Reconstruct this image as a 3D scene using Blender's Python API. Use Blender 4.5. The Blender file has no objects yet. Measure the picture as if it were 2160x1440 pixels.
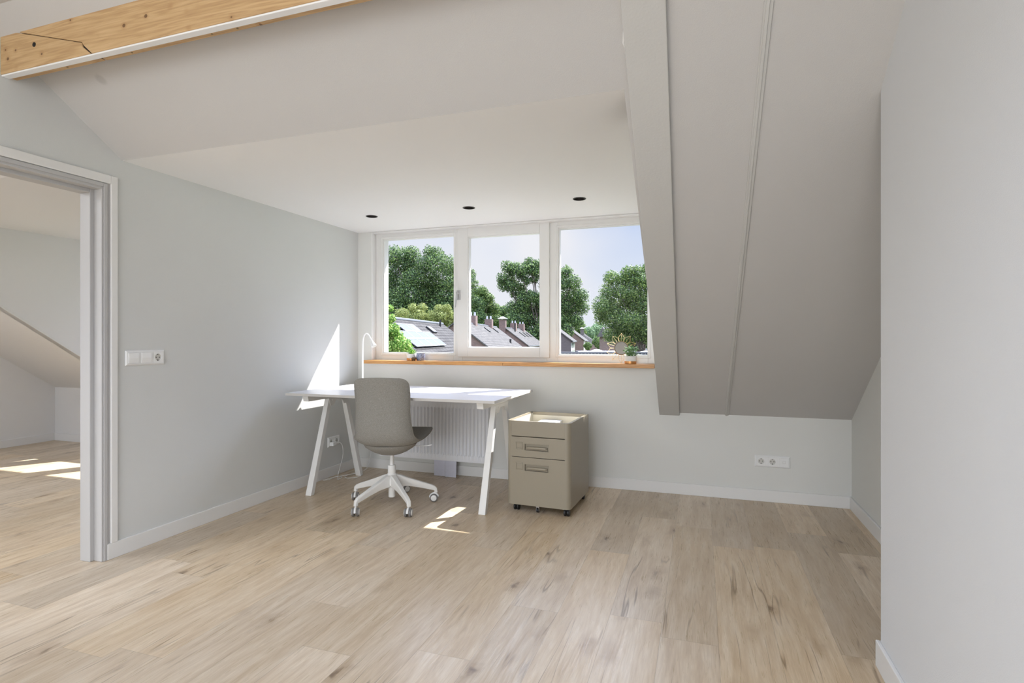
import bpy, math, random
from mathutils import Vector, Matrix, noise
PI = math.pi
random.seed(7)
S = bpy.context.scene
COL = S.collection

# ------------------------------------------------------------------ camera
EYE = 1.12
TH = math.atan(399.0 / 1173.0)
cam = bpy.data.cameras.new('camera')
cam.sensor_width = 36.0
cam.lens = 36.0 * 1173.0 / 2160.0
cam.shift_y = (713.0 - 720.0) / 2160.0
cam.clip_start = 0.05
cam.clip_end = 2000
camo = bpy.data.objects.new('camera', cam)
COL.objects.link(camo)
camo.location = (0, 0, EYE)
camo.rotation_euler = (PI / 2, 0, TH)
S.camera = camo

# ------------------------------------------------------------------ exposure
S.view_settings.view_transform = 'Standard'
S.view_settings.look = 'None'
S.view_settings.gamma = 1
S.view_settings.use_curve_mapping = False
S.view_settings.exposure = 0.0

# ------------------------------------------------------------------ sky
world = bpy.data.worlds.new('sky')
S.world = world
world.use_nodes = True
wt = world.node_tree
wt.nodes.clear()
w_out = wt.nodes.new('ShaderNodeOutputWorld')
w_bg = wt.nodes.new('ShaderNodeBackground')
w_tc = wt.nodes.new('ShaderNodeTexCoord')
w_sep = wt.nodes.new('ShaderNodeSeparateXYZ')
w_ramp = wt.nodes.new('ShaderNodeValToRGB')
w_noise = wt.nodes.new('ShaderNodeTexNoise')
w_mix = wt.nodes.new('ShaderNodeMix')
w_mix.data_type = 'RGBA'
w_nr = wt.nodes.new('ShaderNodeValToRGB')
wt.links.new(w_tc.outputs['Generated'], w_sep.inputs[0])
wt.links.new(w_sep.outputs['Z'], w_ramp.inputs[0])
w_ramp.color_ramp.elements[0].position = 0.0
w_ramp.color_ramp.elements[0].color = (0.86, 0.92, 1.0, 1)
w_ramp.color_ramp.elements[1].position = 0.35
w_ramp.color_ramp.elements[1].color = (0.46, 0.62, 0.98, 1)
wt.links.new(w_tc.outputs['Generated'], w_noise.inputs['Vector'])
w_noise.inputs['Scale'].default_value = 3.2
w_noise.inputs['Detail'].default_value = 3
wt.links.new(w_noise.outputs[0], w_nr.inputs[0])
w_nr.color_ramp.elements[0].position = 0.40
w_nr.color_ramp.elements[1].position = 0.66
wt.links.new(w_nr.outputs[0], w_mix.inputs['Factor'])
wt.links.new(w_ramp.outputs[0], w_mix.inputs['A'])
w_mix.inputs['B'].default_value = (0.93, 0.95, 1.0, 1)
wt.links.new(w_mix.outputs['Result'], w_bg.inputs['Color'])
# the sky gets much brighter higher up, around the sun
w_mr = wt.nodes.new('ShaderNodeMapRange')
w_mr.interpolation_type = 'SMOOTHSTEP'
wt.links.new(w_sep.outputs['Z'], w_mr.inputs['Value'])
w_mr.inputs['From Min'].default_value = 0.24
w_mr.inputs['From Max'].default_value = 0.60
w_mr.inputs['To Min'].default_value = 0.95
w_mr.inputs['To Max'].default_value = 7.2
wt.links.new(w_mr.outputs[0], w_bg.inputs['Strength'])
wt.links.new(w_bg.outputs[0], w_out.inputs[0])

# ------------------------------------------------------------------ sun
SDIR = Vector((1, 1.55, 2.015)).normalized()      # towards the sun
sl = bpy.data.lights.new('sun', 'SUN')
sl.energy = 14.0
sl.angle = math.radians(0.55)
sl.color = (1.0, 0.98, 0.94)
so = bpy.data.objects.new('sun', sl)
so.rotation_euler = SDIR.to_track_quat('Z', 'Y').to_euler()
so.location = (6, 12, 20)
COL.objects.link(so)


def area(name, loc, target, sx, sy, power, color):
    l = bpy.data.lights.new(name, 'AREA')
    l.shape = 'RECTANGLE'
    l.size = sx
    l.size_y = sy
    l.energy = power
    l.color = color
    o = bpy.data.objects.new(name, l)
    o.location = loc
    o.rotation_euler = (Vector(loc) - Vector(target)).to_track_quat('Z', 'Y').to_euler()
    COL.objects.link(o)
    return o


# added fill lights: one behind the camera, outside an unseen rear opening,
# and two over unseen ceiling openings, above the camera and in the next room
area('rear_fill_light', (-1.15, -4.72, 1.40), (-0.7, 4, 1.25), 3.0, 1.9, 136, (0.93, 0.96, 1.0))
area('overhead_fill_light', (-1.0, -0.6, 2.60), (-0.9, -0.3, 0), 2.0, 1.6, 12, (0.93, 0.96, 1.0))
area('next_room_fill_light', (-5.0, -0.2, 2.60), (-4.9, 0.3, 0), 1.6, 1.6, 60, (0.90, 0.95, 1.0))


# ================================================================== helpers
def lin(c):
    return tuple((x / 12.92 if x <= 0.04045 else ((x + 0.055) / 1.055) ** 2.4) for x in c)


def rgb(r, g, b):
    return lin((r / 255.0, g / 255.0, b / 255.0)) + (1.0,)


class NT:
    def __init__(self, name):
        self.m = bpy.data.materials.new(name)
        self.m.use_nodes = True
        self.t = self.m.node_tree
        self.b = self.t.nodes['Principled BSDF']
        self.out = self.t.nodes['Material Output']

    def n(self, kind, **kw):
        nd = self.t.nodes.new(kind)
        for k, v in kw.items():
            setattr(nd, k, v)
        return nd

    def l(self, a, b):
        self.t.links.new(a, b)

    def math(self, op, a, b=None, c=None, clamp=False):
        nd = self.n('ShaderNodeMath', operation=op)
        nd.use_clamp = clamp
        for i, v in enumerate((a, b, c)):
            if v is None:
                continue
            if isinstance(v, (int, float)):
                nd.inputs[i].default_value = v
            else:
                self.l(v, nd.inputs[i])
        return nd.outputs[0]

    def comb(self, x, y, z):
        nd = self.n('ShaderNodeCombineXYZ')
        for i, v in enumerate((x, y, z)):
            if isinstance(v, (int, float)):
                nd.inputs[i].default_value = v
            else:
                self.l(v, nd.inputs[i])
        return nd.outputs[0]

    def noise(self, vec, scale, detail=2, rough=0.5, dist=0.0, dims='3D', w=None):
        nd = self.n('ShaderNodeTexNoise')
        nd.noise_dimensions = dims
        if vec is not None:
            self.l(vec, nd.inputs['Vector'])
        nd.inputs['Scale'].default_value = scale
        nd.inputs['Detail'].default_value = detail
        nd.inputs['Roughness'].default_value = rough
        nd.inputs['Distortion'].default_value = dist
        if w is not None:
            self.l(w, nd.inputs['W'])
        return nd.outputs[0]

    def ramp(self, fac, stops, interp='LINEAR'):
        nd = self.n('ShaderNodeValToRGB')
        cr = nd.color_ramp
        cr.interpolation = interp
        while len(cr.elements) < len(stops):
            cr.elements.new(0.5)
        for e, (p, c) in zip(cr.elements, stops):
            e.position = p
            e.color = c if len(c) == 4 else tuple(c) + (1,)
        self.l(fac, nd.inputs[0])
        return nd.outputs[0]

    def mix(self, fac, a, b, mode='MIX'):
        nd = self.n('ShaderNodeMix', data_type='RGBA', blend_type=mode)
        for key, v in (('Factor', fac), ('A', a), ('B', b)):
            if isinstance(v, (int, float)):
                nd.inputs[key].default_value = v
            elif isinstance(v, tuple):
                nd.inputs[key].default_value = v
            else:
                self.l(v, nd.inputs[key])
        return nd.outputs['Result']

    def maprange(self, v, a, b, c=0.0, d=1.0, smooth=False):
        nd = self.n('ShaderNodeMapRange')
        if smooth:
            nd.interpolation_type = 'SMOOTHSTEP'
        self.l(v, nd.inputs['Value'])
        nd.inputs['From Min'].default_value = a
        nd.inputs['From Max'].default_value = b
        nd.inputs['To Min'].default_value = c
        nd.inputs['To Max'].default_value = d
        return nd.outputs[0]

    def bump(self, height, strength=0.2, dist=0.01):
        nd = self.n('ShaderNodeBump')
        nd.inputs['Strength'].default_value = strength
        nd.inputs['Distance'].default_value = dist
        self.l(height, nd.inputs['Height'])
        self.l(nd.outputs[0], self.b.inputs['Normal'])

    def coord(self, kind='Object'):
        return self.n('ShaderNodeTexCoord').outputs[kind]


def simple(name, col, rough=0.5, metal=0.0, spec=0.5, var=0.0, vscale=8.0, bump=0.0, bscale=200.0):
    k = NT(name)
    k.b.inputs['Base Color'].default_value = col
    k.b.inputs['Roughness'].default_value = rough
    k.b.inputs['Metallic'].default_value = metal
    k.b.inputs['Specular IOR Level'].default_value = spec
    if var or bump:
        co = k.coord()
        if var:
            nz = k.noise(co, vscale, 3)
            f = k.maprange(nz, 0.3, 0.7, 1 - var, 1 + var)
            hs = k.n('ShaderNodeHueSaturation')
            hs.inputs['Color'].default_value = col
            k.l(f, hs.inputs['Value'])
            k.l(hs.outputs[0], k.b.inputs['Base Color'])
        if bump:
            nz2 = k.noise(co, bscale, 2)
            k.bump(nz2, bump, 0.002)
    return k.m


M = {}
M['wall'] = simple('wall_paint', rgb(220, 220, 215), 0.75, spec=0.25, var=0.012, vscale=1.5, bump=0.25, bscale=350)
M['wall_left'] = simple('wall_paint_sage_white', rgb(212, 213, 210), 0.75, spec=0.25, var=0.015, vscale=1.5, bump=0.25, bscale=350)
M['wall_grey'] = simple('wall_paint_cool', rgb(218, 219, 219), 0.75, spec=0.25, var=0.01, vscale=1.5, bump=0.25, bscale=350)
M['wall_next'] = simple('wall_paint_cream', rgb(230, 229, 228), 0.8, spec=0.2, bump=0.2, bscale=350)
M['ceil'] = simple('shaded_ceiling_plaster', rgb(197, 195, 192), 0.85, spec=0.2, var=0.012, vscale=1.2, bump=0.3, bscale=260)  # greyed against the dormer ceiling: the slope's shade is in this colour
def add_smudge(m_, pos, rad, depth):
    t_ = m_.node_tree
    b_ = t_.nodes['Principled BSDF']
    src = b_.inputs['Base Color'].links[0].from_socket
    tc = t_.nodes.new('ShaderNodeTexCoord')
    vd = t_.nodes.new('ShaderNodeVectorMath')
    vd.operation = 'DISTANCE'
    vd.inputs[1].default_value = pos
    t_.links.new(tc.outputs['Object'], vd.inputs[0])
    mr_ = t_.nodes.new('ShaderNodeMapRange')
    mr_.interpolation_type = 'SMOOTHSTEP'
    mr_.inputs['From Min'].default_value = rad * 0.6
    mr_.inputs['From Max'].default_value = rad * 1.5
    mr_.inputs['To Min'].default_value = 1 - depth
    mr_.inputs['To Max'].default_value = 1.0
    t_.links.new(vd.outputs['Value'], mr_.inputs['Value'])
    hs_ = t_.nodes.new('ShaderNodeHueSaturation')
    t_.links.new(src, hs_.inputs['Color'])
    t_.links.new(mr_.outputs[0], hs_.inputs['Value'])
    t_.links.new(hs_.outputs[0], b_.inputs['Base Color'])


add_smudge(M['ceil'], (-2.525, 1.751, 2.268), 0.022, 0.16)      # old grease mark on the slope
M['dceil'] = simple('lit_dormer_ceiling_plaster', rgb(240, 239, 237), 0.85, spec=0.2, var=0.01, vscale=1.2, bump=0.2, bscale=260)  # paler than the slope: bounce light is put into the colour
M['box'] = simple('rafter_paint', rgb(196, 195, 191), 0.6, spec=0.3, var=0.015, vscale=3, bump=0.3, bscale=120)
M['trim'] = simple('white_trim_paint', rgb(228, 227, 224), 0.38, spec=0.4, bump=0.1, bscale=180)
M['jamb'] = simple('shaded_door_frame_paint', rgb(186, 185, 184), 0.4, spec=0.4)  # greyed white: shade on the door frame is put into the colour
M['pvc'] = simple('white_window_lacquer', rgb(224, 223, 219), 0.28, spec=0.5)
M['plastic'] = simple('white_plastic', rgb(238, 238, 236), 0.25, spec=0.5)
M['plastic_in'] = simple('socket_grey_plastic', rgb(205, 203, 196), 0.35)
M['black'] = simple('black_plastic', rgb(22, 22, 24), 0.45)
M['dark'] = simple('shadow_gap_black', rgb(30, 27, 26), 0.8)
M['spot'] = simple('spot_dark_metal', rgb(58, 54, 52), 0.45, metal=0.3)
M['chrome'] = simple('brushed_nickel', rgb(196, 196, 198), 0.28, metal=0.9)
M['brass'] = simple('valve_brass', rgb(160, 140, 100), 0.35, metal=0.8)
M['gold'] = simple('gold_wire', rgb(222, 196, 140), 0.28, metal=0.9)
M['copper'] = simple('copper_paint', rgb(208, 150, 92), 0.35, metal=0.75)
M['bronze'] = simple('bronze_cast', rgb(96, 74, 48), 0.35, metal=0.7)
M['steel'] = simple('white_powder_coat', rgb(233, 232, 228), 0.38, spec=0.5, bump=0.08, bscale=500)
M['radiator'] = simple('radiator_enamel', rgb(236, 236, 238), 0.3, spec=0.5)
M['desk_top'] = simple('white_desk_foil', rgb(226, 226, 232), 0.32, spec=0.5, bump=0.06, bscale=400)
M['desk_edge'] = simple('white_edge_band', rgb(206, 202, 196), 0.4, spec=0.4)
M['cabinet'] = simple('beige_metallic_lacquer', rgb(152, 143, 125), 0.34, metal=0.0, spec=0.5, bump=0.12, bscale=700)
M['cabinet_in'] = simple('cream_tray_lining', rgb(232, 226, 210), 0.5)
M['paper'] = simple('white_paper', rgb(240, 240, 240), 0.7)
M['paper_blue'] = simple('bluish_leaflet', rgb(214, 215, 228), 0.6, var=0.02, vscale=60)
M['rubber'] = simple('grey_rubber', rgb(120, 118, 116), 0.6)
M['concrete'] = simple('concrete_glaze', rgb(222, 220, 215), 0.7, var=0.04, vscale=60, bump=0.2, bscale=200)
M['soil'] = simple('dark_soil', rgb(58, 46, 36), 0.9)
M['mirror'] = simple('tinted_mirror', rgb(104, 98, 90), 0.25, metal=0.35)


def fabric():
    k = NT('melange_grey_fabric')
    co = k.coord()
    a = k.noise(co, 650, 2, 0.6)
    b = k.noise(co, 240, 3, 0.6)
    s = k.math('ADD', k.math('MULTIPLY', a, 0.6), k.math('MULTIPLY', b, 0.4))
    c = k.ramp(s, [(0.34, rgb(122, 119, 113)), (0.5, rgb(145, 142, 135)), (0.66, rgb(168, 165, 158))])
    k.l(c, k.b.inputs['Base Color'])
    k.b.inputs['Roughness'].default_value = 0.95
    k.b.inputs['Specular IOR Level'].default_value = 0.1
    k.b.inputs['Sheen Weight'].default_value = 0.08
    k.bump(a, 0.25, 0.001)
    return k.m


M['fabric'] = fabric()
M['piping'] = simple('piping_fabric', rgb(150, 146, 136), 0.9, spec=0.1)


def floor_mat():
    k = NT('oak_laminate_planks')
    W_, L_ = 0.205, 1.31
    co = k.coord()
    sp = k.n('ShaderNodeSeparateXYZ')
    k.l(co, sp.inputs[0])
    x, y = sp.outputs[0], sp.outputs[1]
    xs = k.math('DIVIDE', k.math('ADD', x, 20.03), W_)
    row = k.math('FLOOR', xs)
    fx = k.math('FRACT', xs)
    wn = k.n('ShaderNodeTexWhiteNoise', noise_dimensions='1D')
    k.l(row, wn.inputs['W'])
    ys = k.math('ADD', k.math('DIVIDE', k.math('ADD', y, 20.0), L_), k.math('MULTIPLY', wn.outputs['Value'], 3.0))
    colr = k.math('FLOOR', ys)
    fy = k.math('FRACT', ys)
    wn2 = k.n('ShaderNodeTexWhiteNoise', noise_dimensions='2D')
    k.l(k.comb(row, colr, 0), wn2.inputs['Vector'])
    rnd = wn2.outputs['Value']
    sc = wn2.outputs['Color']
    sps = k.n('ShaderNodeSeparateColor')
    k.l(sc, sps.inputs[0])
    seed = k.math('MULTIPLY', rnd, 37.0)
    # local plank coordinates
    lx = k.math('MULTIPLY', k.math('SUBTRACT', fx, 0.5), W_)
    ly = k.math('MULTIPLY', fy, L_)
    # long grain (stretched along the plank)
    pv = k.comb(k.math('MULTIPLY', lx, 1.0), k.math('MULTIPLY', ly, 0.11), seed)
    warp = k.noise(k.comb(k.math('MULTIPLY', lx, 1.0), k.math('MULTIPLY', ly, 0.30), seed), 5.0, 2)
    wx = k.math('ADD', lx, k.math('MULTIPLY', k.math('SUBTRACT', warp, 0.5), 0.045))
    pv2 = k.comb(wx, k.math('MULTIPLY', ly, 0.10), seed)
    broad = k.noise(pv2, 11.0, 2, 0.5)
    mid = k.noise(pv2, 34.0, 3, 0.55)
    fine = k.noise(k.comb(wx, k.math('MULTIPLY', ly, 0.035), seed), 190.0, 3, 0.6)
    # flame / cathedral rings
    ring = k.math('SINE', k.math('MULTIPLY', broad, 95.0))
    ringv = k.math('MULTIPLY', k.math('ADD', ring, 1.0), 0.5)
    base = k.ramp(mid, [(0.25, rgb(190, 168, 140)), (0.45, rgb(206, 186, 158)), (0.58, rgb(213, 195, 169)), (0.76, rgb(220, 204, 181))])
    base = k.mix(k.math('MULTIPLY', ringv, 0.16), base, rgb(176, 151, 120))
    base = k.mix(k.maprange(fine, 0.42, 0.66, 0.0, 0.24), base, rgb(170, 144, 114))
    # cracks: thin meandering dark lines
    cr = k.noise(k.comb(wx, k.math('MULTIPLY', ly, 0.055), k.math('ADD', seed, 9.0)), 10.0, 2, 0.55)
    crl = k.math('SUBTRACT', 1.0, k.maprange(k.math('ABSOLUTE', k.math('SUBTRACT', cr, 0.47)), 0.001, 0.011, 0.0, 1.0))
    crm = k.noise(k.comb(k.math('MULTIPLY', lx, 0.6), k.math('MULTIPLY', ly, 0.5), k.math('ADD', seed, 4.0)), 6.0, 2)
    crk = k.math('MULTIPLY', crl, k.maprange(crm, 0.49, 0.62, 0.0, 1.0))
    base = k.mix(k.math('MULTIPLY', crk, 0.60, clamp=True), base, rgb(98, 74, 50))
    # knots
    vo = k.n('ShaderNodeTexVoronoi')
    vo.voronoi_dimensions = '3D'
    vo.feature = 'F1'
    vo.inputs['Scale'].default_value = 1.0
    kd = k.noise(k.comb(lx, ly, seed), 16.0, 2)
    k.l(k.comb(k.math('ADD', k.math('MULTIPLY', lx, 7.5), k.math('MULTIPLY', kd, 0.55)),
               k.math('ADD', k.math('MULTIPLY', ly, 2.8), k.math('MULTIPLY', kd, 0.3)),
               k.math('MULTIPLY', k.math('FLOOR', k.math('MULTIPLY', rnd, 50.0)), 3.7)), vo.inputs['Vector'])
    kn = vo.outputs['Distance']
    halo = k.math('SUBTRACT', 1.0, k.maprange(kn, 0.04, 0.34, 0.0, 1.0, smooth=True))
    core = k.math('SUBTRACT', 1.0, k.maprange(kn, 0.03, 0.13, 0.0, 1.0, smooth=True))
    cpick = k.n('ShaderNodeSeparateColor')
    k.l(vo.outputs['Color'], cpick.inputs[0])
    on = k.math('GREATER_THAN', cpick.outputs[0], 0.42)
    base = k.mix(k.math('MULTIPLY', k.math('MULTIPLY', halo, on), 0.46), base, rgb(142, 114, 84))
    base = k.mix(k.math('MULTIPLY', k.math('MULTIPLY', core, on), 0.68), base, rgb(88, 68, 50))
    # plank-to-plank tone
    tone = k.maprange(rnd, 0.0, 1.0, 0.83, 1.13)
    hs = k.n('ShaderNodeHueSaturation')
    k.l(base, hs.inputs['Color'])
    k.l(tone, hs.inputs['Value'])
    k.l(k.maprange(sps.outputs[1], 0.0, 1.0, 0.88, 1.14), hs.inputs['Saturation'])
    # seams
    ex = k.math('MULTIPLY', k.math('MINIMUM', fx, k.math('SUBTRACT', 1.0, fx)), W_)
    ey = k.math('MULTIPLY', k.math('MINIMUM', fy, k.math('SUBTRACT', 1.0, fy)), L_)
    e = k.math('MINIMUM', ex, ey)
    seam = k.math('SUBTRACT', 1.0, k.maprange(e, 0.0004, 0.0016, 0.0, 1.0))
    fin = k.mix(k.math('MULTIPLY', seam, 0.32), hs.outputs[0], rgb(110, 90, 66))
    k.l(fin, k.b.inputs['Base Color'])
    k.l(k.maprange(fine, 0.3, 0.7, 0.25, 0.37), k.b.inputs['Roughness'])
    k.b.inputs['Specular IOR Level'].default_value = 0.5
    k.bump(k.math('SUBTRACT', k.math('MULTIPLY', fine, 0.35), seam), 0.12, 0.002)
    return k.m


M['floor'] = floor_mat()


def wood_mat(name, axis, c1, c2, c3, scale=14.0, knots=False, rough=0.5):
    k = NT(name)
    co = k.coord()
    mp = k.n('ShaderNodeMapping')
    s = [1.0, 1.0, 1.0]
    s[axis] = 0.06
    mp.inputs['Scale'].default_value = s
    k.l(co, mp.inputs['Vector'])
    d = k.noise(mp.outputs[0], scale, 3, 0.55, 0.6)
    r = k.math('MULTIPLY', k.math('ADD', k.math('SINE', k.math('MULTIPLY', d, 60.0)), 1.0), 0.5)
    f = k.noise(mp.outputs[0], scale * 12, 2)
    s2 = k.math('ADD', k.math('MULTIPLY', r, 0.28), k.math('MULTIPLY', f, 0.72))
    c = k.ramp(s2, [(0.15, c3), (0.5, c2), (0.85, c1)])
    if knots:
        vo = k.n('ShaderNodeTexVoronoi')
        vo.inputs['Scale'].default_value = 1.0
        mp2 = k.n('ShaderNodeMapping')
        mp2.inputs['Scale'].default_value = (15.0, 9.0, 17.0)
        k.l(co, mp2.inputs['Vector'])
        k.l(mp2.outputs[0], vo.inputs['Vector'])
        cs = k.n('ShaderNodeSeparateColor')
        k.l(vo.outputs['Color'], cs.inputs[0])
        on = k.math('GREATER_THAN', cs.outputs[0], 0.35)
        sz = k.maprange(cs.outputs[1], 0, 1, 0.05, 0.15)
        core = k.math('LESS_THAN', vo.outputs['Distance'], sz)
        halo = k.math('SUBTRACT', 1.0, k.maprange(vo.outputs['Distance'], 0.05, 0.36, 0, 1, smooth=True))
        c = k.mix(k.math('MULTIPLY', k.math('MULTIPLY', halo, on), 0.35), c, rgb(150, 104, 56))
        c = k.mix(k.math('MULTIPLY', k.math('MULTIPLY', core, on), 0.75), c, rgb(84, 54, 28))
    k.l(c, k.b.inputs['Base Color'])
    k.b.inputs['Roughness'].default_value = rough
    k.bump(f, 0.15, 0.002)
    return k.m


M['pine'] = wood_mat('varnished_pine', 0, rgb(208, 176, 132), rgb(194, 160, 115), rgb(172, 137, 95), 13, True, 0.6)
M['sill'] = wood_mat('oiled_oak_sill', 0, rgb(206, 158, 100), rgb(190, 138, 80), rgb(160, 108, 56), 22, False, 0.4)


def glass_mat():
    k = NT('window_glass')
    k.t.nodes.remove(k.b)
    tr = k.n('ShaderNodeBsdfTransparent')
    tr.inputs[0].default_value = (0.985, 0.98, 0.98, 1)
    gl = k.n('ShaderNodeBsdfGlossy')
    gl.inputs['Roughness'].default_value = 0.02
    lw = k.n('ShaderNodeLayerWeight')
    fr = k.n('ShaderNodeMath', operation='MULTIPLY_ADD')
    pw = k.math('POWER', lw.outputs['Facing'], 4.0)
    k.l(pw, fr.inputs[0])
    fr.inputs[1].default_value = 0.5
    fr.inputs[2].default_value = 0.001
    mx = k.n('ShaderNodeMixShader')
    k.l(fr.outputs[0], mx.inputs[0])
    k.l(tr.outputs[0], mx.inputs[1])
    k.l(gl.outputs[0], mx.inputs[2])
    k.l(mx.outputs[0], k.out.inputs[0])
    return k.m


M['glass'] = glass_mat()


def votive_mat():
    k = NT('blue_patterned_glass')
    co = k.coord()
    v = k.n('ShaderNodeTexVoronoi')
    v.feature = 'DISTANCE_TO_EDGE'
    v.inputs['Scale'].default_value = 95
    k.l(co, v.inputs['Vector'])
    f = k.maprange(v.outputs['Distance'], 0.05, 0.16, 0, 1)
    c = k.mix(f, rgb(92, 108, 150), rgb(206, 212, 226))
    k.l(c, k.b.inputs['Base Color'])
    k.b.inputs['Roughness'].default_value = 0.15
    k.b.inputs['Transmission Weight'].default_value = 0.55
    return k.m


M['votive'] = votive_mat()


def leaf_mat(name, dark, midc, light, trans=0.35):
    k = NT(name)
    g = k.n('ShaderNodeNewGeometry')
    c = k.ramp(g.outputs['Random Per Island'], [(0.0, dark), (0.5, midc), (1.0, light)])
    k.l(c, k.b.inputs['Base Color'])
    k.b.inputs['Roughness'].default_value = 0.55
    k.b.inputs['Specular IOR Level'].default_value = 0.3
    tl = k.n('ShaderNodeBsdfTranslucent')
    k.l(c, tl.inputs[0])
    mx = k.n('ShaderNodeMixShader')
    mx.inputs[0].default_value = trans
    k.l(k.b.outputs[0], mx.inputs[1])
    k.l(tl.outputs[0], mx.inputs[2])
    k.l(mx.outputs[0], k.out.inputs[0])
    return k.m


M['leaf_oak'] = leaf_mat('oak_leaves', rgb(40, 58, 38), rgb(72, 98, 56), rgb(132, 154, 88))
M['leaf_yellow'] = leaf_mat('yellow_green_leaves', rgb(100, 112, 58), rgb(130, 140, 76), rgb(164, 168, 104))
M['leaf_mid'] = leaf_mat('mid_green_leaves', rgb(48, 70, 42), rgb(86, 112, 60), rgb(142, 160, 90))
M['leaf_near'] = leaf_mat('glossy_near_leaves', rgb(66, 108, 40), rgb(112, 152, 60), rgb(190, 206, 120))
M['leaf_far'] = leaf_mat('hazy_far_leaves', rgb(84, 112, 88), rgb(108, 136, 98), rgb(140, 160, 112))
M['leaf_pot'] = leaf_mat('succulent_leaves', rgb(70, 122, 42), rgb(104, 158, 62), rgb(150, 190, 88), 0.2)
M['leaf_pot_pale'] = leaf_mat('pale_herb_leaves', rgb(92, 142, 78), rgb(146, 184, 132), rgb(206, 224, 196), 0.2)
M['bark'] = simple('bark', rgb(82, 74, 66), 0.9, var=0.1, vscale=2)


def tiles_mat(name, c1, c2, ang):
    """roof tiles: courses along the slope; coordinates are (run along ridge, down slope) via UV"""
    k = NT(name)
    uv = k.coord('UV')
    br = k.n('ShaderNodeTexBrick')
    br.offset = 0.5
    k.l(uv, br.inputs['Vector'])
    br.inputs['Color1'].default_value = c1
    br.inputs['Color2'].default_value = c2
    br.inputs['Mortar'].default_value = tuple(v * 0.45 for v in c1[:3]) + (1,)
    br.inputs['Scale'].default_value = 1.0
    br.inputs['Mortar Size'].default_value = 0.035
    br.inputs['Brick Width'].default_value = 0.9
    br.inputs['Row Height'].default_value = 0.36
    k.l(br.outputs['Color'], k.b.inputs['Base Color'])
    k.b.inputs['Specular IOR Level'].default_value = 0.08
    k.b.inputs['Roughness'].default_value = 0.95
    k.bump(br.outputs['Fac'], -0.6, 0.05)
    return k.m


M['tiles_dark'] = tiles_mat('anthracite_roof_tiles', rgb(68, 66, 65), rgb(80, 78, 76), 0)
M['tiles_light'] = tiles_mat('weathered_roof_tiles', rgb(84, 82, 80), rgb(97, 94, 91), 0)


def brick_mat(name, c1, c2, mort):
    k = NT(name)
    co = k.coord()
    sp = k.n('ShaderNodeSeparateXYZ')
    k.l(co, sp.inputs[0])
    v = k.comb(k.math('ADD', sp.outputs[0], sp.outputs[1]), sp.outputs[2], 0)
    br = k.n('ShaderNodeTexBrick')
    k.l(v, br.inputs['Vector'])
    br.inputs['Color1'].default_value = c1
    br.inputs['Color2'].default_value = c2
    br.inputs['Mortar'].default_value = mort
    br.inputs['Scale'].default_value = 1.0
    br.inputs['Mortar Size'].default_value = 0.012
    br.inputs['Brick Width'].default_value = 0.30
    br.inputs['Row Height'].default_value = 0.10
    k.l(br.outputs['Color'], k.b.inputs['Base Color'])
    k.b.inputs['Roughness'].default_value = 0.85
    return k.m


M['brick'] = brick_mat('brown_brick', rgb(92, 70, 66), rgb(112, 86, 78), rgb(118, 108, 102))
M['brick_dark'] = brick_mat('dark_brick', rgb(76, 68, 68), rgb(90, 80, 78), rgb(98, 92, 90))
M['house_white'] = simple('white_house_panel', rgb(176, 172, 168), 0.6)
M['house_glass'] = simple('house_window_pane', rgb(70, 78, 90), 0.1)
M['solar'] = simple('solar_cells', rgb(98, 102, 120), 0.8, spec=0.02, var=0.03, vscale=3)
M['alu'] = simple('aluminium_frame', rgb(176, 178, 184), 0.4, metal=0.3)
M['zinc'] = simple('zinc_gutter', rgb(112, 115, 120), 0.4, metal=0.5)
M['bitumen'] = simple('grey_flat_roofing', rgb(96, 95, 98), 0.95, spec=0.1, var=0.05, vscale=0.3)
M['dome'] = simple('white_skylight_dome', rgb(190, 190, 190), 0.3)
M['navy'] = simple('navy_panel', rgb(50, 58, 84), 0.35)
M['grass'] = simple('grass', rgb(96, 104, 80), 0.95, var=0.15, vscale=0.4)


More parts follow.
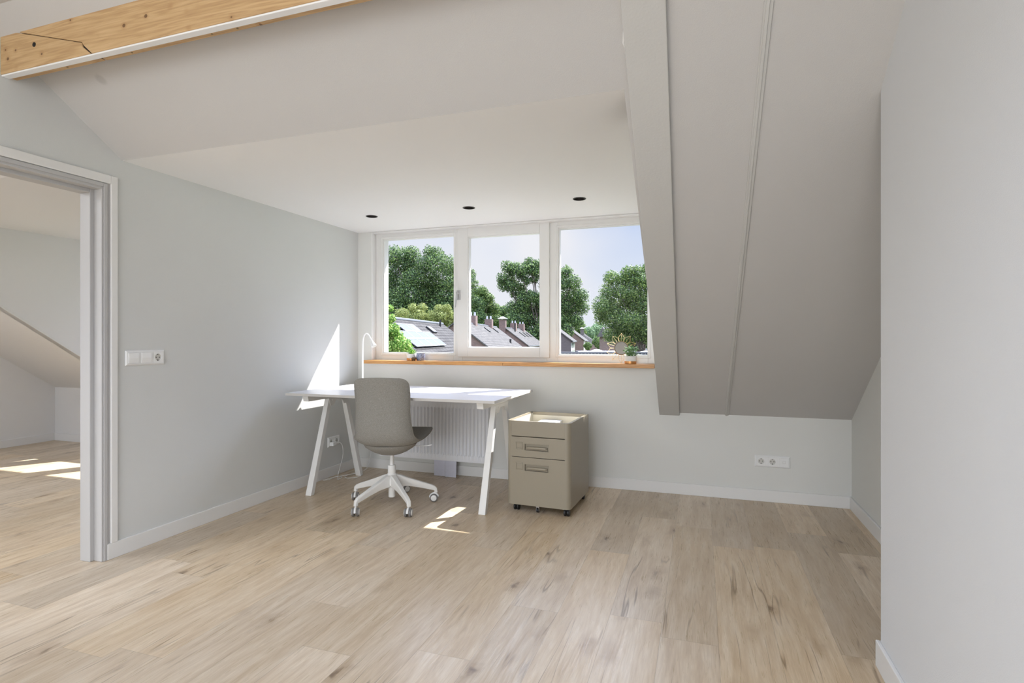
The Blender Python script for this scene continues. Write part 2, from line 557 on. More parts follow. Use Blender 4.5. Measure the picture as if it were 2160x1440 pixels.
# ------------------------------------------------------------------ mesh builder
class MB:
    def __init__(self):
        self.v = []
        self.f = []
        self.uv = None
        self.mi = []

    def _add(self, vs, fs, mi=0):
        o = len(self.v)
        self.v += [Vector(p) for p in vs]
        self.f += [tuple(i + o for i in f) for f in fs]
        self.mi += [mi] * len(fs)
        return self

    def box(self, x0, x1, y0, y1, z0, z1, mi=0, mat=None):
        vs = [Vector(p) for p in ((x0, y0, z0), (x1, y0, z0), (x1, y1, z0), (x0, y1, z0),
                                  (x0, y0, z1), (x1, y0, z1), (x1, y1, z1), (x0, y1, z1))]
        if mat is not None:
            vs = [mat @ p for p in vs]
        return self._add(vs, [(0, 3, 2, 1), (4, 5, 6, 7), (0, 1, 5, 4), (1, 2, 6, 5), (2, 3, 7, 6), (3, 0, 4, 7)], mi)

    def hexa(self, low, high, mi=0):
        return self._add(list(low) + list(high),
                         [(3, 2, 1, 0), (4, 5, 6, 7), (0, 1, 5, 4), (1, 2, 6, 5), (2, 3, 7, 6), (3, 0, 4, 7)], mi)

    def prism(self, poly, vec, mi=0):
        """poly: list of 3D points, extruded along vec"""
        n = len(poly)
        vec = Vector(vec)
        a = [Vector(p) for p in poly]
        vs = a + [p + vec for p in a]
        nrm = Vector((0, 0, 0))
        for i in range(n):
            nrm += a[i].cross(a[(i + 1) % n])
        if nrm.dot(vec) > 0:
            fs = [tuple(range(n - 1, -1, -1)), tuple(range(n, 2 * n))]
            fs += [(i, (i + 1) % n, n + (i + 1) % n, n + i) for i in range(n)]
        else:
            fs = [tuple(range(n)), tuple(range(2 * n - 1, n - 1, -1))]
            fs += [((i + 1) % n, i, n + i, n + (i + 1) % n) for i in range(n)]
        return self._add(vs, fs, mi)

    def tube(self, pts, rad, seg=10, caps=True, mi=0, flat=1.0):
        pts = [Vector(p) for p in pts]
        n = len(pts)
        rr = rad if isinstance(rad, (list, tuple)) else [rad] * n
        t0 = (pts[1] - pts[0]).normalized()
        up = Vector((0, 0, 1)) if abs(t0.z) < 0.95 else Vector((1, 0, 0))
        a = t0.cross(up).normalized()
        rings = []
        for i in range(n):
            if i == 0:
                t = t0
            elif i == n - 1:
                t = (pts[i] - pts[i - 1]).normalized()
            else:
                t = ((pts[i] - pts[i - 1]).normalized() + (pts[i + 1] - pts[i]).normalized())
                t = t.normalized() if t.length > 1e-6 else t0
            a = (a - t * a.dot(t))
            a = a.normalized() if a.length > 1e-6 else t.orthogonal().normalized()
            b = t.cross(a).normalized()
            rings.append([pts[i] + a * math.cos(2 * PI * j / seg) * rr[i] + b * math.sin(2 * PI * j / seg) * rr[i] * flat for j in range(seg)])
        vs = [p for rg in rings for p in rg]
        fs = []
        for i in range(n - 1):
            for j in range(seg):
                fs.append((i * seg + j, i * seg + (j + 1) % seg, (i + 1) * seg + (j + 1) % seg, (i + 1) * seg + j))
        if caps:
            fs.append(tuple(range(seg - 1, -1, -1)))
            fs.append(tuple((n - 1) * seg + j for j in range(seg)))
        return self._add(vs, fs, mi)

    def lathe(self, prof, c=(0, 0, 0), seg=24, mat=None, mi=0, sx=1.0, sy=1.0):
        """prof: [(r,z)...] bottom to top around +Z"""
        vs = []
        fs = []
        for (r_, z_) in prof:
            for j in range(seg):
                a = 2 * PI * j / seg
                p = Vector((r_ * math.cos(a) * sx, r_ * math.sin(a) * sy, z_))
                if mat is not None:
                    p = mat @ p
                vs.append(p + Vector(c))
        n = len(prof)
        for i in range(n - 1):
            for j in range(seg):
                fs.append((i * seg + j, i * seg + (j + 1) % seg, (i + 1) * seg + (j + 1) % seg, (i + 1) * seg + j))
        fs.append(tuple(range(seg - 1, -1, -1)))
        fs.append(tuple((n - 1) * seg + j for j in range(seg)))
        return self._add(vs, fs, mi)

    def sphere(self, c, r, seg=16, rings=10, sc=(1, 1, 1), mi=0):
        prof = []
        c = Vector(c)
        vs = []
        fs = []
        for i in range(1, rings):
            t = PI * i / rings
            for j in range(seg):
                a = 2 * PI * j / seg
                vs.append(c + Vector((math.sin(t) * math.cos(a) * r * sc[0], math.sin(t) * math.sin(a) * r * sc[1], -math.cos(t) * r * sc[2])))
        for i in range(rings - 2):
            for j in range(seg):
                fs.append((i * seg + j, i * seg + (j + 1) % seg, (i + 1) * seg + (j + 1) % seg, (i + 1) * seg + j))
        b = len(vs)
        vs.append(c + Vector((0, 0, -r * sc[2])))
        vs.append(c + Vector((0, 0, r * sc[2])))
        for j in range(seg):
            fs.append((b, (j + 1) % seg, j))
            k0 = (rings - 2) * seg
            fs.append((b + 1, k0 + j, k0 + (j + 1) % seg))
        return self._add(vs, fs, mi)

    def build(self, name, mat, parent=None, smooth=False, bevel=0.0, bseg=2, off=None, uvs=None, recalc=False, angle=35):
        if off is None and parent is not None:
            off = WOFF.get(parent.name, Vector((0, 0, 0)))
        off = Vector(off) if off is not None else Vector((0, 0, 0))
        me = bpy.data.meshes.new(name)
        me.from_pydata([tuple(p - off) for p in self.v], [], self.f)
        mats = mat if isinstance(mat, (list, tuple)) else [mat]
        for m_ in mats:
            me.materials.append(m_)
        if len(mats) > 1:
            me.polygons.foreach_set('material_index', self.mi)
        if recalc:
            import bmesh
            bm = bmesh.new()
            bm.from_mesh(me)
            bmesh.ops.recalc_face_normals(bm, faces=bm.faces)
            bm.to_mesh(me)
            bm.free()
        if uvs is not None:
            ul = me.uv_layers.new(name='uv')
            i = 0
            for p in me.polygons:
                for li in p.loop_indices:
                    ul.data[li].uv = uvs(me.vertices[me.loops[li].vertex_index].co)
        me.update()
        o = bpy.data.objects.new(name, me)
        COL.objects.link(o)
        if parent is not None:
            o.parent = parent
        if smooth:
            for p in me.polygons:
                p.use_smooth = True
            if angle:
                me.set_sharp_from_angle(angle=math.radians(angle))
        if bevel > 0:
            bv = o.modifiers.new('bevel', 'BEVEL')
            bv.width = bevel
            bv.segments = bseg
            bv.limit_method = 'ANGLE'
            bv.angle_limit = math.radians(40)
        return o


WOFF = {}


def thing(name, label, cat, loc=(0, 0, 0), rotz=0.0, group=None, world=False, kind=None):
    """an Empty at the thing's base; with world=True its parts are written in world coordinates"""
    o = bpy.data.objects.new(name, None)
    o.empty_display_size = 0.05
    COL.objects.link(o)
    o.location = loc
    o.rotation_euler = (0, 0, rotz)
    if label:
        o['label'] = label
    if cat:
        o['category'] = cat
    if group:
        o['group'] = group
    if kind:
        o['kind'] = kind
    if world:
        WOFF[o.name] = Vector(loc)
    return o


def tag(o, label, cat, group=None, kind=None):
    o['label'] = label
    o['category'] = cat
    if group:
        o['group'] = group
    if kind:
        o['kind'] = kind
    return o


def struct(o, label=None, cat=None):
    o['kind'] = 'structure'
    if label:
        o['label'] = label
    if cat:
        o['category'] = cat
    return o


def copy_tree(o, parent=None):
    c = o.copy()
    COL.objects.link(c)
    if parent is not None:
        c.parent = parent
    for ch in [q for q in bpy.data.objects if q.parent is o]:
        copy_tree(ch, c)
    return c


# ================================================================== the room
XL, YW, XR, XN = -2.843, 4.176, 0.936, 0.578     # left wall, window wall, niche wall, near right wall
YN = 2.192                                       # end of the near right wall
ZK, PITCH = 0.583, 0.695                         # knee wall height and roof pitch
ZD = 2.040                                       # dormer ceiling
ZC, YC = 2.47, 1.46                              # flat ceiling and where it starts
YR = -4.5                                        # rear wall
XLL = -6.735                                     # far wall of the next room
XM = -2.952                                      # other face of the wall between the rooms
DR = -0.27                                       # right side of the dormer
XCH = -5.528                                     # cheek of the next room's dormer


def zs(y):
    return ZK + PITCH * (YW - y)


def ys(z):
    return YW - (z - ZK) / PITCH


YD = ys(ZD)
# floor
b = MB().box(-6.9, 1.2, YR - 0.1, YW + 0.14, -0.12, 0)
struct(b.build('floor', M['floor']), 'light oak laminate plank floor', 'floor')


# sloped roof lining
def slope_slab(x0, x1, y0, y1, t=0.16, mb=None):
    mb = mb or MB()
    return mb.prism([(x0, y0, zs(y0)), (x0, y1, zs(y1)), (x0, y1, zs(y1) + t), (x0, y0, zs(y0) + t)], (x1 - x0, 0, 0))


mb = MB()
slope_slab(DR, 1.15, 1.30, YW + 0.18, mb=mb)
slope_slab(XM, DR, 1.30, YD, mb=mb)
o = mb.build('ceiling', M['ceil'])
struct(o, 'white sloping ceiling above and beside the dormer, greyed for shade', 'ceiling')
mb = MB()      # flat part with an opening made for the added overhead fill light
mb.box(XM, -2.04, YR - 0.1, YC + 0.02, ZC, ZC + 0.15).box(0.04, 1.15, YR - 0.1, YC + 0.02, ZC, ZC + 0.15)
mb.box(-2.04, 0.04, YR - 0.1, -1.44, ZC, ZC + 0.15).box(-2.04, 0.04, 0.24, YC + 0.02, ZC, ZC + 0.15)
o = mb.build('ceiling', M['ceil'])
struct(o, 'flat white ceiling strip behind the wooden beam', 'ceiling')
# dormer ceiling with its three round openings for the spots
SPOTS = [(-2.355, 3.634), (-1.552, 3.617), (-0.761, 3.618)]
SR = 0.040


def ceiling_with_holes(x0, x1, y0, y1, z0, z1, holes, rad):
    """flat slab whose underside has round openings; each hole sits in its own square cell"""
    mb = MB()
    h = 0.12
    xs_ = sorted(holes)
    cur = x0
    cy = sum(p[1] for p in holes) / len(holes)
    ya, yb = cy - h, cy + h
    mb.box(x0, x1, y0, ya, z0, z1)
    mb.box(x0, x1, yb, y1, z0, z1)
    for (cx, hy) in xs_:
        mb.box(cur, cx - h, ya, yb, z0, z1)
        cur = cx + h
        n = 32
        for i in range(n):
            a0, a1 = 2 * PI * i / n, 2 * PI * (i + 1) / n

            def sq(a):
                c_, s_ = math.cos(a), math.sin(a)
                k_ = 1.0 / max(abs(c_), abs(s_))
                return cx + c_ * k_ * h, cy + s_ * k_ * h

            def ci(a):
                return cx + math.cos(a) * rad, hy + math.sin(a) * rad
            p, q, r_, s_ = ci(a0), sq(a0), sq(a1), ci(a1)
            mb.hexa([(p[0], p[1], z0), (q[0], q[1], z0), (r_[0], r_[1], z0), (s_[0], s_[1], z0)],
                    [(p[0], p[1], z1), (q[0], q[1], z1), (r_[0], r_[1], z1), (s_[0], s_[1], z1)])
    mb.box(cur, x1, ya, yb, z0, z1)
    return mb


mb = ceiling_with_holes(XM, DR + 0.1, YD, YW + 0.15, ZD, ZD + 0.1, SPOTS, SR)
struct(mb.build('ceiling', M['dceil']), 'flat white ceiling inside the dormer, coloured paler for bounce light', 'ceiling')
# roof deck over the dormer with its overhang
struct(MB().box(-3.3, 0.05, 2.0, 4.60, 2.145, 2.26).build('trim_1', M['trim']), 'white dormer roof edge outside', 'trim')
struct(MB().box(-7.3, -3.3, 2.0, 4.725, 2.145, 2.26).build('trim_2', M['trim']), 'roof edge of the neighbouring dormer', 'trim')


# left wall with doorway (prisms in the YZ plane)
def yz(x0, x1, pts, mb):
    return mb.prism([(x0, p[0], p[1]) for p in pts], (x1 - x0, 0, 0))


DJ0, DJ1, DZ = 1.02, 1.985, 1.885    # rough door opening
mb = MB()
yz(XM, XL, [(DJ1, 0), (4.42, 0), (4.42, 2.17), (ys(2.17), 2.17), (DJ1, zs(DJ1) + 0.05)], mb)
yz(XM, XL, [(DJ0, DZ), (DJ1, DZ), (DJ1, zs(DJ1) + 0.05), (YC, 2.52), (DJ0, 2.52)], mb)
mb.box(XM, XL, YR, DJ0, 0, 2.52)
struct(mb.build('wall_left', M['wall_left']), 'sage white left wall with doorway', 'wall')

# window wall: knee wall, parapet under the window, strips around the opening
WX0, WX1, WZ0, WZ1 = -2.700, -0.325, 0.905, 2.035
YO = 4.330
mb = MB()
mb.box(XM, DR, YW, YO, -0.05, WZ0)
mb.box(XM, WX0, YW, YO, WZ0, ZD + 0.11)
mb.box(WX1, DR + 0.06, YW, YO, WZ0, ZD + 0.11)
mb.box(WX0, WX1, YW, YO, WZ1, ZD + 0.11)
mb.box(DR, 1.15, YW, YO, -0.05, ZK + 0.02)
struct(mb.build('wall_back', M['wall']), 'white window wall with low knee wall on the right', 'wall')
# dormer right cheek
mb = MB()
yz(DR, DR + 0.12, [(YD - 0.15, zs(YD - 0.15) + 0.03), (4.40, zs(4.40) + 0.03), (4.40, 2.16), (YD - 0.15, 2.16)], mb)
struct(mb.build('wall_dormer_right', M['wall']), 'right cheek of the dormer', 'wall')
# niche wall and near right wall
mb = MB()
yz(XR, XR + 0.2, [(YN - 0.1, 0), (YO, 0), (YO, ZK + 0.05), (YN - 0.1, zs(YN - 0.1) + 0.1)], mb)
struct(mb.build('wall_right', M['wall']), 'white side wall of the low niche on the right', 'wall')
mb = MB()
yz(XN, XN + 0.358, [(YR, 0), (YN, 0), (YN, zs(YN) + 0.06), (YC, 2.52), (YR, 2.52)], mb)
struct(mb.build('wall_front_right', M['wall_grey']), 'white wall close by on the right', 'wall')
# unseen rear wall with a wide opening made for the added fill light
mb = MB()
mb.box(-6.9, -2.7, YR - 0.15, YR, 0, 2.52)
mb.box(0.4, 1.15, YR - 0.15, YR, 0, 2.52)
mb.box(-6.9, 1.15, YR - 0.15, YR, 0, 0.4)
mb.box(-6.9, 1.15, YR - 0.15, YR, 2.3, 2.52)
struct(mb.build('wall_rear', M['wall']), 'rear wall with a wide opening for the fill light', 'wall')

# baseboards
BH = 0.08
mb = MB().box(XL, XL + 0.012, 1.997, YW - 0.012, 0, BH)
struct(mb.build('baseboard_left', M['trim'], bevel=0.002), 'white baseboard of the left wall', 'baseboard')
mb = MB().box(XL, XR, YW - 0.012, YW, 0, BH)
struct(mb.build('baseboard_back', M['trim'], bevel=0.002), 'white baseboard of the window wall', 'baseboard')
mb = MB().box(XR - 0.014, XR, YN, YW - 0.012, 0, BH)
struct(mb.build('baseboard_right', M['trim'], bevel=0.003), 'white baseboard of the niche wall', 'baseboard')
mb = MB().box(XN - 0.013, XN, YR, YN + 0.014, 0, BH + 0.009)
mb.box(XN, XR - 0.014, YN, YN + 0.014, 0, BH + 0.009)
struct(mb.build('baseboard_front_right', M['trim'], bevel=0.003), 'white baseboard of the near right wall', 'baseboard')

# boxed rafter and seam strip on the slope
def slope_strip(xb0, xb1, xt0, xt1, depth, ytop=1.30, ybot=YW):
    """board on the slope: x range at the bottom and (at y=1.86) at the top"""
    def xa(a, t, y):
        return a + (t - a) * (YW - y) / (YW - 1.86)
    vs_lo = []
    lo, hi = [], []
    dn = Vector((0, -PITCH, -1)).normalized() * depth
    up = Vector((0, PITCH, 1)).normalized() * 0.05
    q = [(xa(xb0, xt0, ybot), ybot), (xa(xb1, xt1, ybot), ybot), (xa(xb1, xt1, ytop), ytop), (xa(xb0, xt0, ytop), ytop)]
    for (x_, y_) in q:
        p = Vector((x_, y_, zs(y_)))
        lo.append(p + dn)
        hi.append(p + up)
    return lo, hi


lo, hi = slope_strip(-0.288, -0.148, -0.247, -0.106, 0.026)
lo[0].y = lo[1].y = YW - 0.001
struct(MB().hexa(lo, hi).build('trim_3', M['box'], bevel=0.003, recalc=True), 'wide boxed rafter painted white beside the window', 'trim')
mb = MB()
lo, hi = slope_strip(0.158, 0.182, 0.186, 0.214, 0.006)
mb.hexa(lo, hi)
lo, hi = slope_strip(0.163, 0.172, 0.192, 0.203, 0.010)
mb.hexa(lo, hi)
struct(mb.build('trim_4', M['box'], bevel=0.0015, recalc=True), 'narrow ribbed white seam strip on the slope', 'trim')
# thin bead along the left edge of the boxed rafter above the dormer
p = [Vector((-0.2835 + 0.041 * (YW - y) / (YW - 1.86) - 0.003, y, zs(y) - 0.004)) for y in (2.05, 1.99, 1.95, 1.935, 1.9, 1.3)]
p[2].x -= 0.001
p[3].x -= 0.007
struct(MB().tube(p, 0.004, 6).build('trim_5', M['trim'], smooth=True), 'white filler bead where rafter box meets the slope', 'trim')

# ---- next room
mb = MB()
mb.box(XLL - 0.15, XLL, YR, YO, 0, 2.6)
struct(mb.build('wall_next_left', M['wall_next']), 'cream side wall of the next room', 'wall')
mb = MB()
NX = [(-5.43, -5.24), (-5.06, -4.50), (-4.36, -3.70)]
mb.box(XLL - 0.1, XM, YW, YO, 0, 0.93)
mb.box(XLL - 0.1, NX[0][0], YW, YO, 0.93, 2.16)
mb.box(NX[0][1], NX[1][0], YW, YO, 0.93, 2.16)
mb.box(NX[1][1], NX[2][0], YW, YO, 0.93, 2.16)
mb.box(NX[2][1], XM, YW, YO, 0.93, 2.16)
mb.box(NX[0][0], NX[2][1], YW, YO, 1.98, 2.16)
struct(mb.build('wall_next_back', M['wall_next']), 'knee wall of the next room', 'wall')
mb = MB()
slope_slab(XLL - 0.1, XCH, 1.30, YW + 0.18, mb=mb)
slope_slab(XCH, XM, 1.30, YD, mb=mb)
struct(mb.build('ceiling', M['wall_next']), 'sloping ceiling of the next room', 'ceiling')
struct(MB().box(XCH, XM, YD, YW + 0.1, ZD, ZD + 0.1).build('ceiling', M['wall_next']), 'flat dormer ceiling of the next room', 'ceiling')
mb = MB().box(XLL, -5.84, YR, YC + 0.02, ZC, ZC + 0.15).box(-4.16, XM, YR, YC + 0.02, ZC, ZC + 0.15)
mb.box(-5.84, -4.16, YR, -1.04, ZC, ZC + 0.15).box(-5.84, -4.16, 0.64, YC + 0.02, ZC, ZC + 0.15)  # middle left open for the added fill light
struct(mb.build('ceiling', M['wall_next']), 'flat ceiling of the next room', 'ceiling')
mb = MB()
yz(XCH - 0.1, XCH + 0.004, [(YD, zs(YD)), (YW, zs(YW)), (YW, 2.16), (YD, 2.16)], mb)
struct(mb.build('wall_next_dormer', M['wall_next']), 'white triangular cheek of the next room dormer', 'wall')
b = MB().box(XCH, XCH + 0.006, YD, YW, -0.011, 0.011)
lo = [Vector((XCH - 0.002, YD, zs(YD) - 0.012)), Vector((XCH + 0.008, YD, zs(YD) - 0.012)), Vector((XCH + 0.008, YW, zs(YW) - 0.012)), Vector((XCH - 0.002, YW, zs(YW) - 0.012))]
hi = [q + Vector((0, 0, 0.02)) for q in lo]
struct(MB().hexa(lo, hi).build('trim_6', M['trim'], recalc=True), 'white corner bead under the cheek in the next room', 'trim')
mb = MB().box(XLL, XLL + 0.012, YR, YW, 0, BH)
struct(mb.build('baseboard_next_left', M['wall_next'], bevel=0.002), 'cream baseboard of the next room side wall', 'baseboard')
mb = MB().box(XLL, XM, YW - 0.012, YW, 0, BH)
struct(mb.build('baseboard_next_back', M['wall_next'], bevel=0.002), 'cream baseboard of the next room knee wall', 'baseboard')

# ---- door frame
dr = thing('door_1', 'white moulded door frame of the open doorway on the left', 'door frame', (XL, 1.5, 0), world=True, kind='structure')
ft = 2.014
mb = MB()      # architrave on the room side
mb.box(XL, XL + 0.014, ft, 2.048, BH, 1.943)
mb.box(XL, XL + 0.014, 0.985, ft, 1.900, 1.943)
mb.box(XL, XL + 0.014, 0.95, 0.985, 0, 1.943)
mb.build('architrave', M['trim'], dr, bevel=0.003)
mb = MB()      # frame
mb.box(XL - 0.050, XL + 0.004, 1.972, ft + 0.004, 0, 1.905)
mb.box(XL - 0.050, XL + 0.004, 1.03, 1.972, 1.866, 1.905)
mb.box(XL - 0.050, XL + 0.004, 0.985, 1.03, 0, 1.905)
mb.box(XL + 0.004, XL + 0.010, 1.980, 2.000, 0, 1.898)
mb.box(XL + 0.004, XL + 0.010, 1.03, 1.980, 1.878, 1.898)
mb.build('door_jamb', M['jamb'], dr, bevel=0.003)
mb = MB()      # stop
mb.box(XM - 0.012, XL - 0.050, 1.952, 2.0, 0, 1.885)
mb.box(XM - 0.012, XL - 0.050, 1.05, 1.952, 1.848, 1.885)
mb.box(XM - 0.012, XL - 0.050, 1.0, 1.05, 0, 1.885)
mb.build('door_stop', M['jamb'], dr, bevel=0.003)

# ---- window
YF = 4.232
win = thing('window_1', 'wide white three-part dormer window', 'window', (-1.5, YF, 0.93), world=True, kind='structure')


def rail_frame(mb, x0, x1, z0, z1, l, r_, bt, tp, y0, y1):
    mb.box(x0, x0 + l, y0, y1, z0, z1)
    mb.box(x1 - r_, x1, y0, y1, z0, z1)
    mb.box(x0 + l, x1 - r_, y0, y1, z0, z0 + bt)
    mb.box(x0 + l, x1 - r_, y0, y1, z1 - tp, z1)
    return mb


G = [(-2.633, -1.953, 0.991, 1.983), (-1.812, -1.206, 1.046, 1.950), (-1.060, -0.373, 0.989, 1.980)]
mb = MB()
mb.box(WX0, G[0][0], YF, YO, 0.93, WZ1)
mb.box(G[0][1], -1.875, YF, YO, 0.93, WZ1)
mb.box(-1.150, G[2][0], YF, YO, 0.93, WZ1)
mb.box(G[2][1], WX1, YF, YO, 0.93, WZ1)
mb.box(G[0][0], G[0][1], YF, YO, 0.93, G[0][2])
mb.box(G[0][0], G[0][1], YF, YO, G[0][3], WZ1)
mb.box(-1.875, -1.150, YF, YO, 0.93, 0.985)
mb.box(-1.875, -1.150, YF, YO, 2.005, WZ1)
mb.box(G[2][0], G[2][1], YF, YO, 0.93, G[2][2])
mb.box(G[2][0], G[2][1], YF, YO, G[2][3], WZ1)
mb.build('window_frame', M['pvc'], win, bevel=0.002)
mb = MB()      # recessed glazing beads of the two fixed lights
for g in (G[0], G[2]):
    rail_frame(mb, g[0] - 0.006, g[1] + 0.006, g[2] - 0.006, g[3] + 0.006, 0.016, 0.012, 0.014, 0.014, YF + 0.012, YF + 0.034)
    rail_frame(mb, g[0] - 0.02, g[1] + 0.02, g[2] - 0.02, g[3] + 0.02, 0.008, 0.008, 0.008, 0.008, YF - 0.003, YF + 0.01)
mb.build('glazing_bead', M['pvc'], win, bevel=0.002)
mb = MB()
rail_frame(mb, -1.905, -1.125, 0.966, 2.034, 0.089, 0.077, 0.078, 0.082, YF - 0.020, YF + 0.05)
rail_frame(mb, -1.820, -1.198, 1.040, 1.956, 0.010, 0.010, 0.010, 0.010, YF - 0.010, YF + 0.03)
mb.build('window_sash', M['pvc'], win, bevel=0.003)
for g in G:
    MB().box(g[0] - 0.004, g[1] + 0.004, YF + 0.034, YF + 0.040, g[2] - 0.004, g[3] + 0.004).build('window_pane', M['glass'], win)
mb = MB()      # quadrant strips around the reveal
mb.box(WX0 - 0.010, WX0 + 0.002, YW - 0.004, YF, 0.93, 2.036)
mb.box(WX0 - 0.010, WX1, YW - 0.004, YF, 2.026, 2.038)
mb.build('window_reveal', M['trim'], win, bevel=0.003)
hd = MB()
hd.box(-1.912, -1.882, YF - 0.032, YF - 0.020, 1.435, 1.515)
hd.tube([(-1.897, YF - 0.03, 1.492), (-1.897, YF - 0.062, 1.492)], 0.009, 12)
hd.tube([(-1.897, YF - 0.056, 1.497), (-1.899, YF - 0.062, 1.46), (-1.905, YF - 0.064, 1.41), (-1.910, YF - 0.062, 1.372)],
        [0.009, 0.0095, 0.0085, 0.007], 12, flat=0.7)
hd.build('window_handle', M['chrome'], win, smooth=True, bevel=0.002)
sill = MB()
sill.box(-2.736, -1.472, 4.098, YF + 0.002, 0.903, 0.932)
sill.box(-1.4705, -0.317, 4.098, YF + 0.002, 0.903, 0.932)
so_ = sill.build('window_sill', M['sill'], win, bevel=0.002)
so_['label'] = 'oiled oak window sill of two boards'

# ================================================================== ceiling beam
bm_ = thing('ceiling_beam', 'knotty varnished pine beam under the sloping ceiling, top left', 'beam', (-1.1, 1.58, 2.25), world=True)
BY0, BY1, BZ0, BZ1 = 1.549, 1.612, 2.249, 2.455
xa, xc = -2.343, -2.290
yb0 = BY0
# two timbers meeting in a slanted scarf joint
g_ = 0.0012
left = [(XL, BZ0), (xc - 0.003, BZ0), (-2.338, 2.283), (xa - 0.001, 2.302 - g_), (XL, 2.441 - g_)]
right = [(xc + 0.002, BZ0), (XN, BZ0), (XN, BZ1), (XL, BZ1), (XL, 2.441 + g_), (xa - 0.001, 2.302 + g_), (-2.330, 2.285)]
MB().prism([(x_, BY0, z_) for x_, z_ in left], (0, BY1 - BY0, 0)).build('timber', M['pine'], bm_, bevel=0.003)
MB().prism([(x_, BY0, z_) for x_, z_ in right], (0, BY1 - BY0, 0)).build('timber', M['pine'], bm_, bevel=0.003)
MB().box(XL + 0.001, xc + 0.1, BY0 + 0.006, BY1 - 0.006, BZ0 + 0.01, BZ1 - 0.01).build('joint_shadow_gap', M['dark'], bm_)
mb = MB().box(XL + 0.002, XN - 0.002, 1.552, 1.582, BZ0 - 0.007, BZ0)
mb.build('light_strip', M['plastic'], bm_, bevel=0.002)
sc_ = MB()
for x_ in (-2.50, -2.13, -1.72, -1.60):
    sc_.tube([(x_, 1.597, BZ0 - 0.002), (x_, 1.597, BZ0 + 0.004)], 0.004, 10)
sc_.build('screw', M['brass'], bm_)
kn = MB()
kn.tube([(-2.625, BY0 - 0.0012, 2.340), (-2.625, BY0 + 0.01, 2.340)], 0.010, 14)
kn.build('bolt_hole', M['dark'], bm_)

# ================================================================== recessed spots
def spot(x, y, label):
    t = thing('ceiling_spot', label, 'spotlight', (x, y, ZD), group='recessed spotlights in the dormer ceiling')
    n = 28
    mb = MB()
    rings = [(SR + 0.004, 0.0), (SR + 0.0035, -0.003), (SR - 0.003, -0.003), (SR - 0.0035, 0.03), (0.022, 0.045)]
    vs, fs = [], []
    for (r_, z_) in rings:
        for j in range(n):
            vs.append(Vector((r_ * math.cos(2 * PI * j / n), r_ * math.sin(2 * PI * j / n), z_)))
    for i in range(len(rings) - 1):
        for j in range(n):
            fs.append((i * n + j, (i + 1) * n + j, (i + 1) * n + (j + 1) % n, i * n + (j + 1) % n))
    mb._add(vs, fs)
    mb.build('spot_ring', M['spot'], t, smooth=True)
    MB().lathe([(0.0225, 0.044), (0.0225, 0.06)], seg=20).build('spot_lens', M['black'], t, smooth=True)
    return t


spot(*SPOTS[0], 'leftmost of the three dark recessed spots in the dormer ceiling')
spot(*SPOTS[1], 'middle one of the three dark recessed spots in the dormer ceiling')
spot(*SPOTS[2], 'rightmost of the three dark recessed spots, nearest the boxed rafter')


# ================================================================== sockets and switches
def frame_plate(n, parent):
    """cover frame for n modules, local x right, z up, front towards -y"""
    w = 0.071 * n + 0.0095
    h = 0.0805
    mb = MB()
    t = 0.009
    ins = 0.0065
    # bevelled ring: outer on the wall, inner raised
    X0, X1, Z0, Z1 = -w / 2, w / 2, -h / 2, h / 2
    outer = [(X0, 0, Z0), (X1, 0, Z0), (X1, 0, Z1), (X0, 0, Z1)]
    rim = [(X0, -0.003, Z0), (X1, -0.003, Z0), (X1, -0.003, Z1), (X0, -0.003, Z1)]
    top = [(X0 + ins, -t, Z0 + ins), (X1 - ins, -t, Z0 + ins), (X1 - ins, -t, Z1 - ins), (X0 + ins, -t, Z1 - ins)]
    fs = []
    for a in (0, 4):
        for j in range(4):
            fs.append((a + j, a + (j + 1) % 4, a + 4 + (j + 1) % 4, a + 4 + j))
    fs.append((3, 2, 1, 0))
    mb._add(outer + rim + top, fs)
    # face of the frame with one square opening per module
    cxs = [(-0.071 * (n - 1) / 2 + 0.071 * i) for i in range(n)]
    q = 0.0277
    mb.box(X0 + ins, X1 - ins, -t, -0.004, q, Z1 - ins)
    mb.box(X0 + ins, X1 - ins, -t, -0.004, Z0 + ins, -q)
    xe = [X0 + ins] + [v for c_ in cxs for v in (c_ - q, c_ + q)] + [X1 - ins]
    for a in range(0, len(xe), 2):
        mb.box(xe[a], xe[a + 1], -t, -0.004, -q, q)
    mb.build('cover_frame', M['plastic'], parent, bevel=0.0008)
    return [(-0.071 * (n - 1) / 2 + 0.071 * i) for i in range(n)]


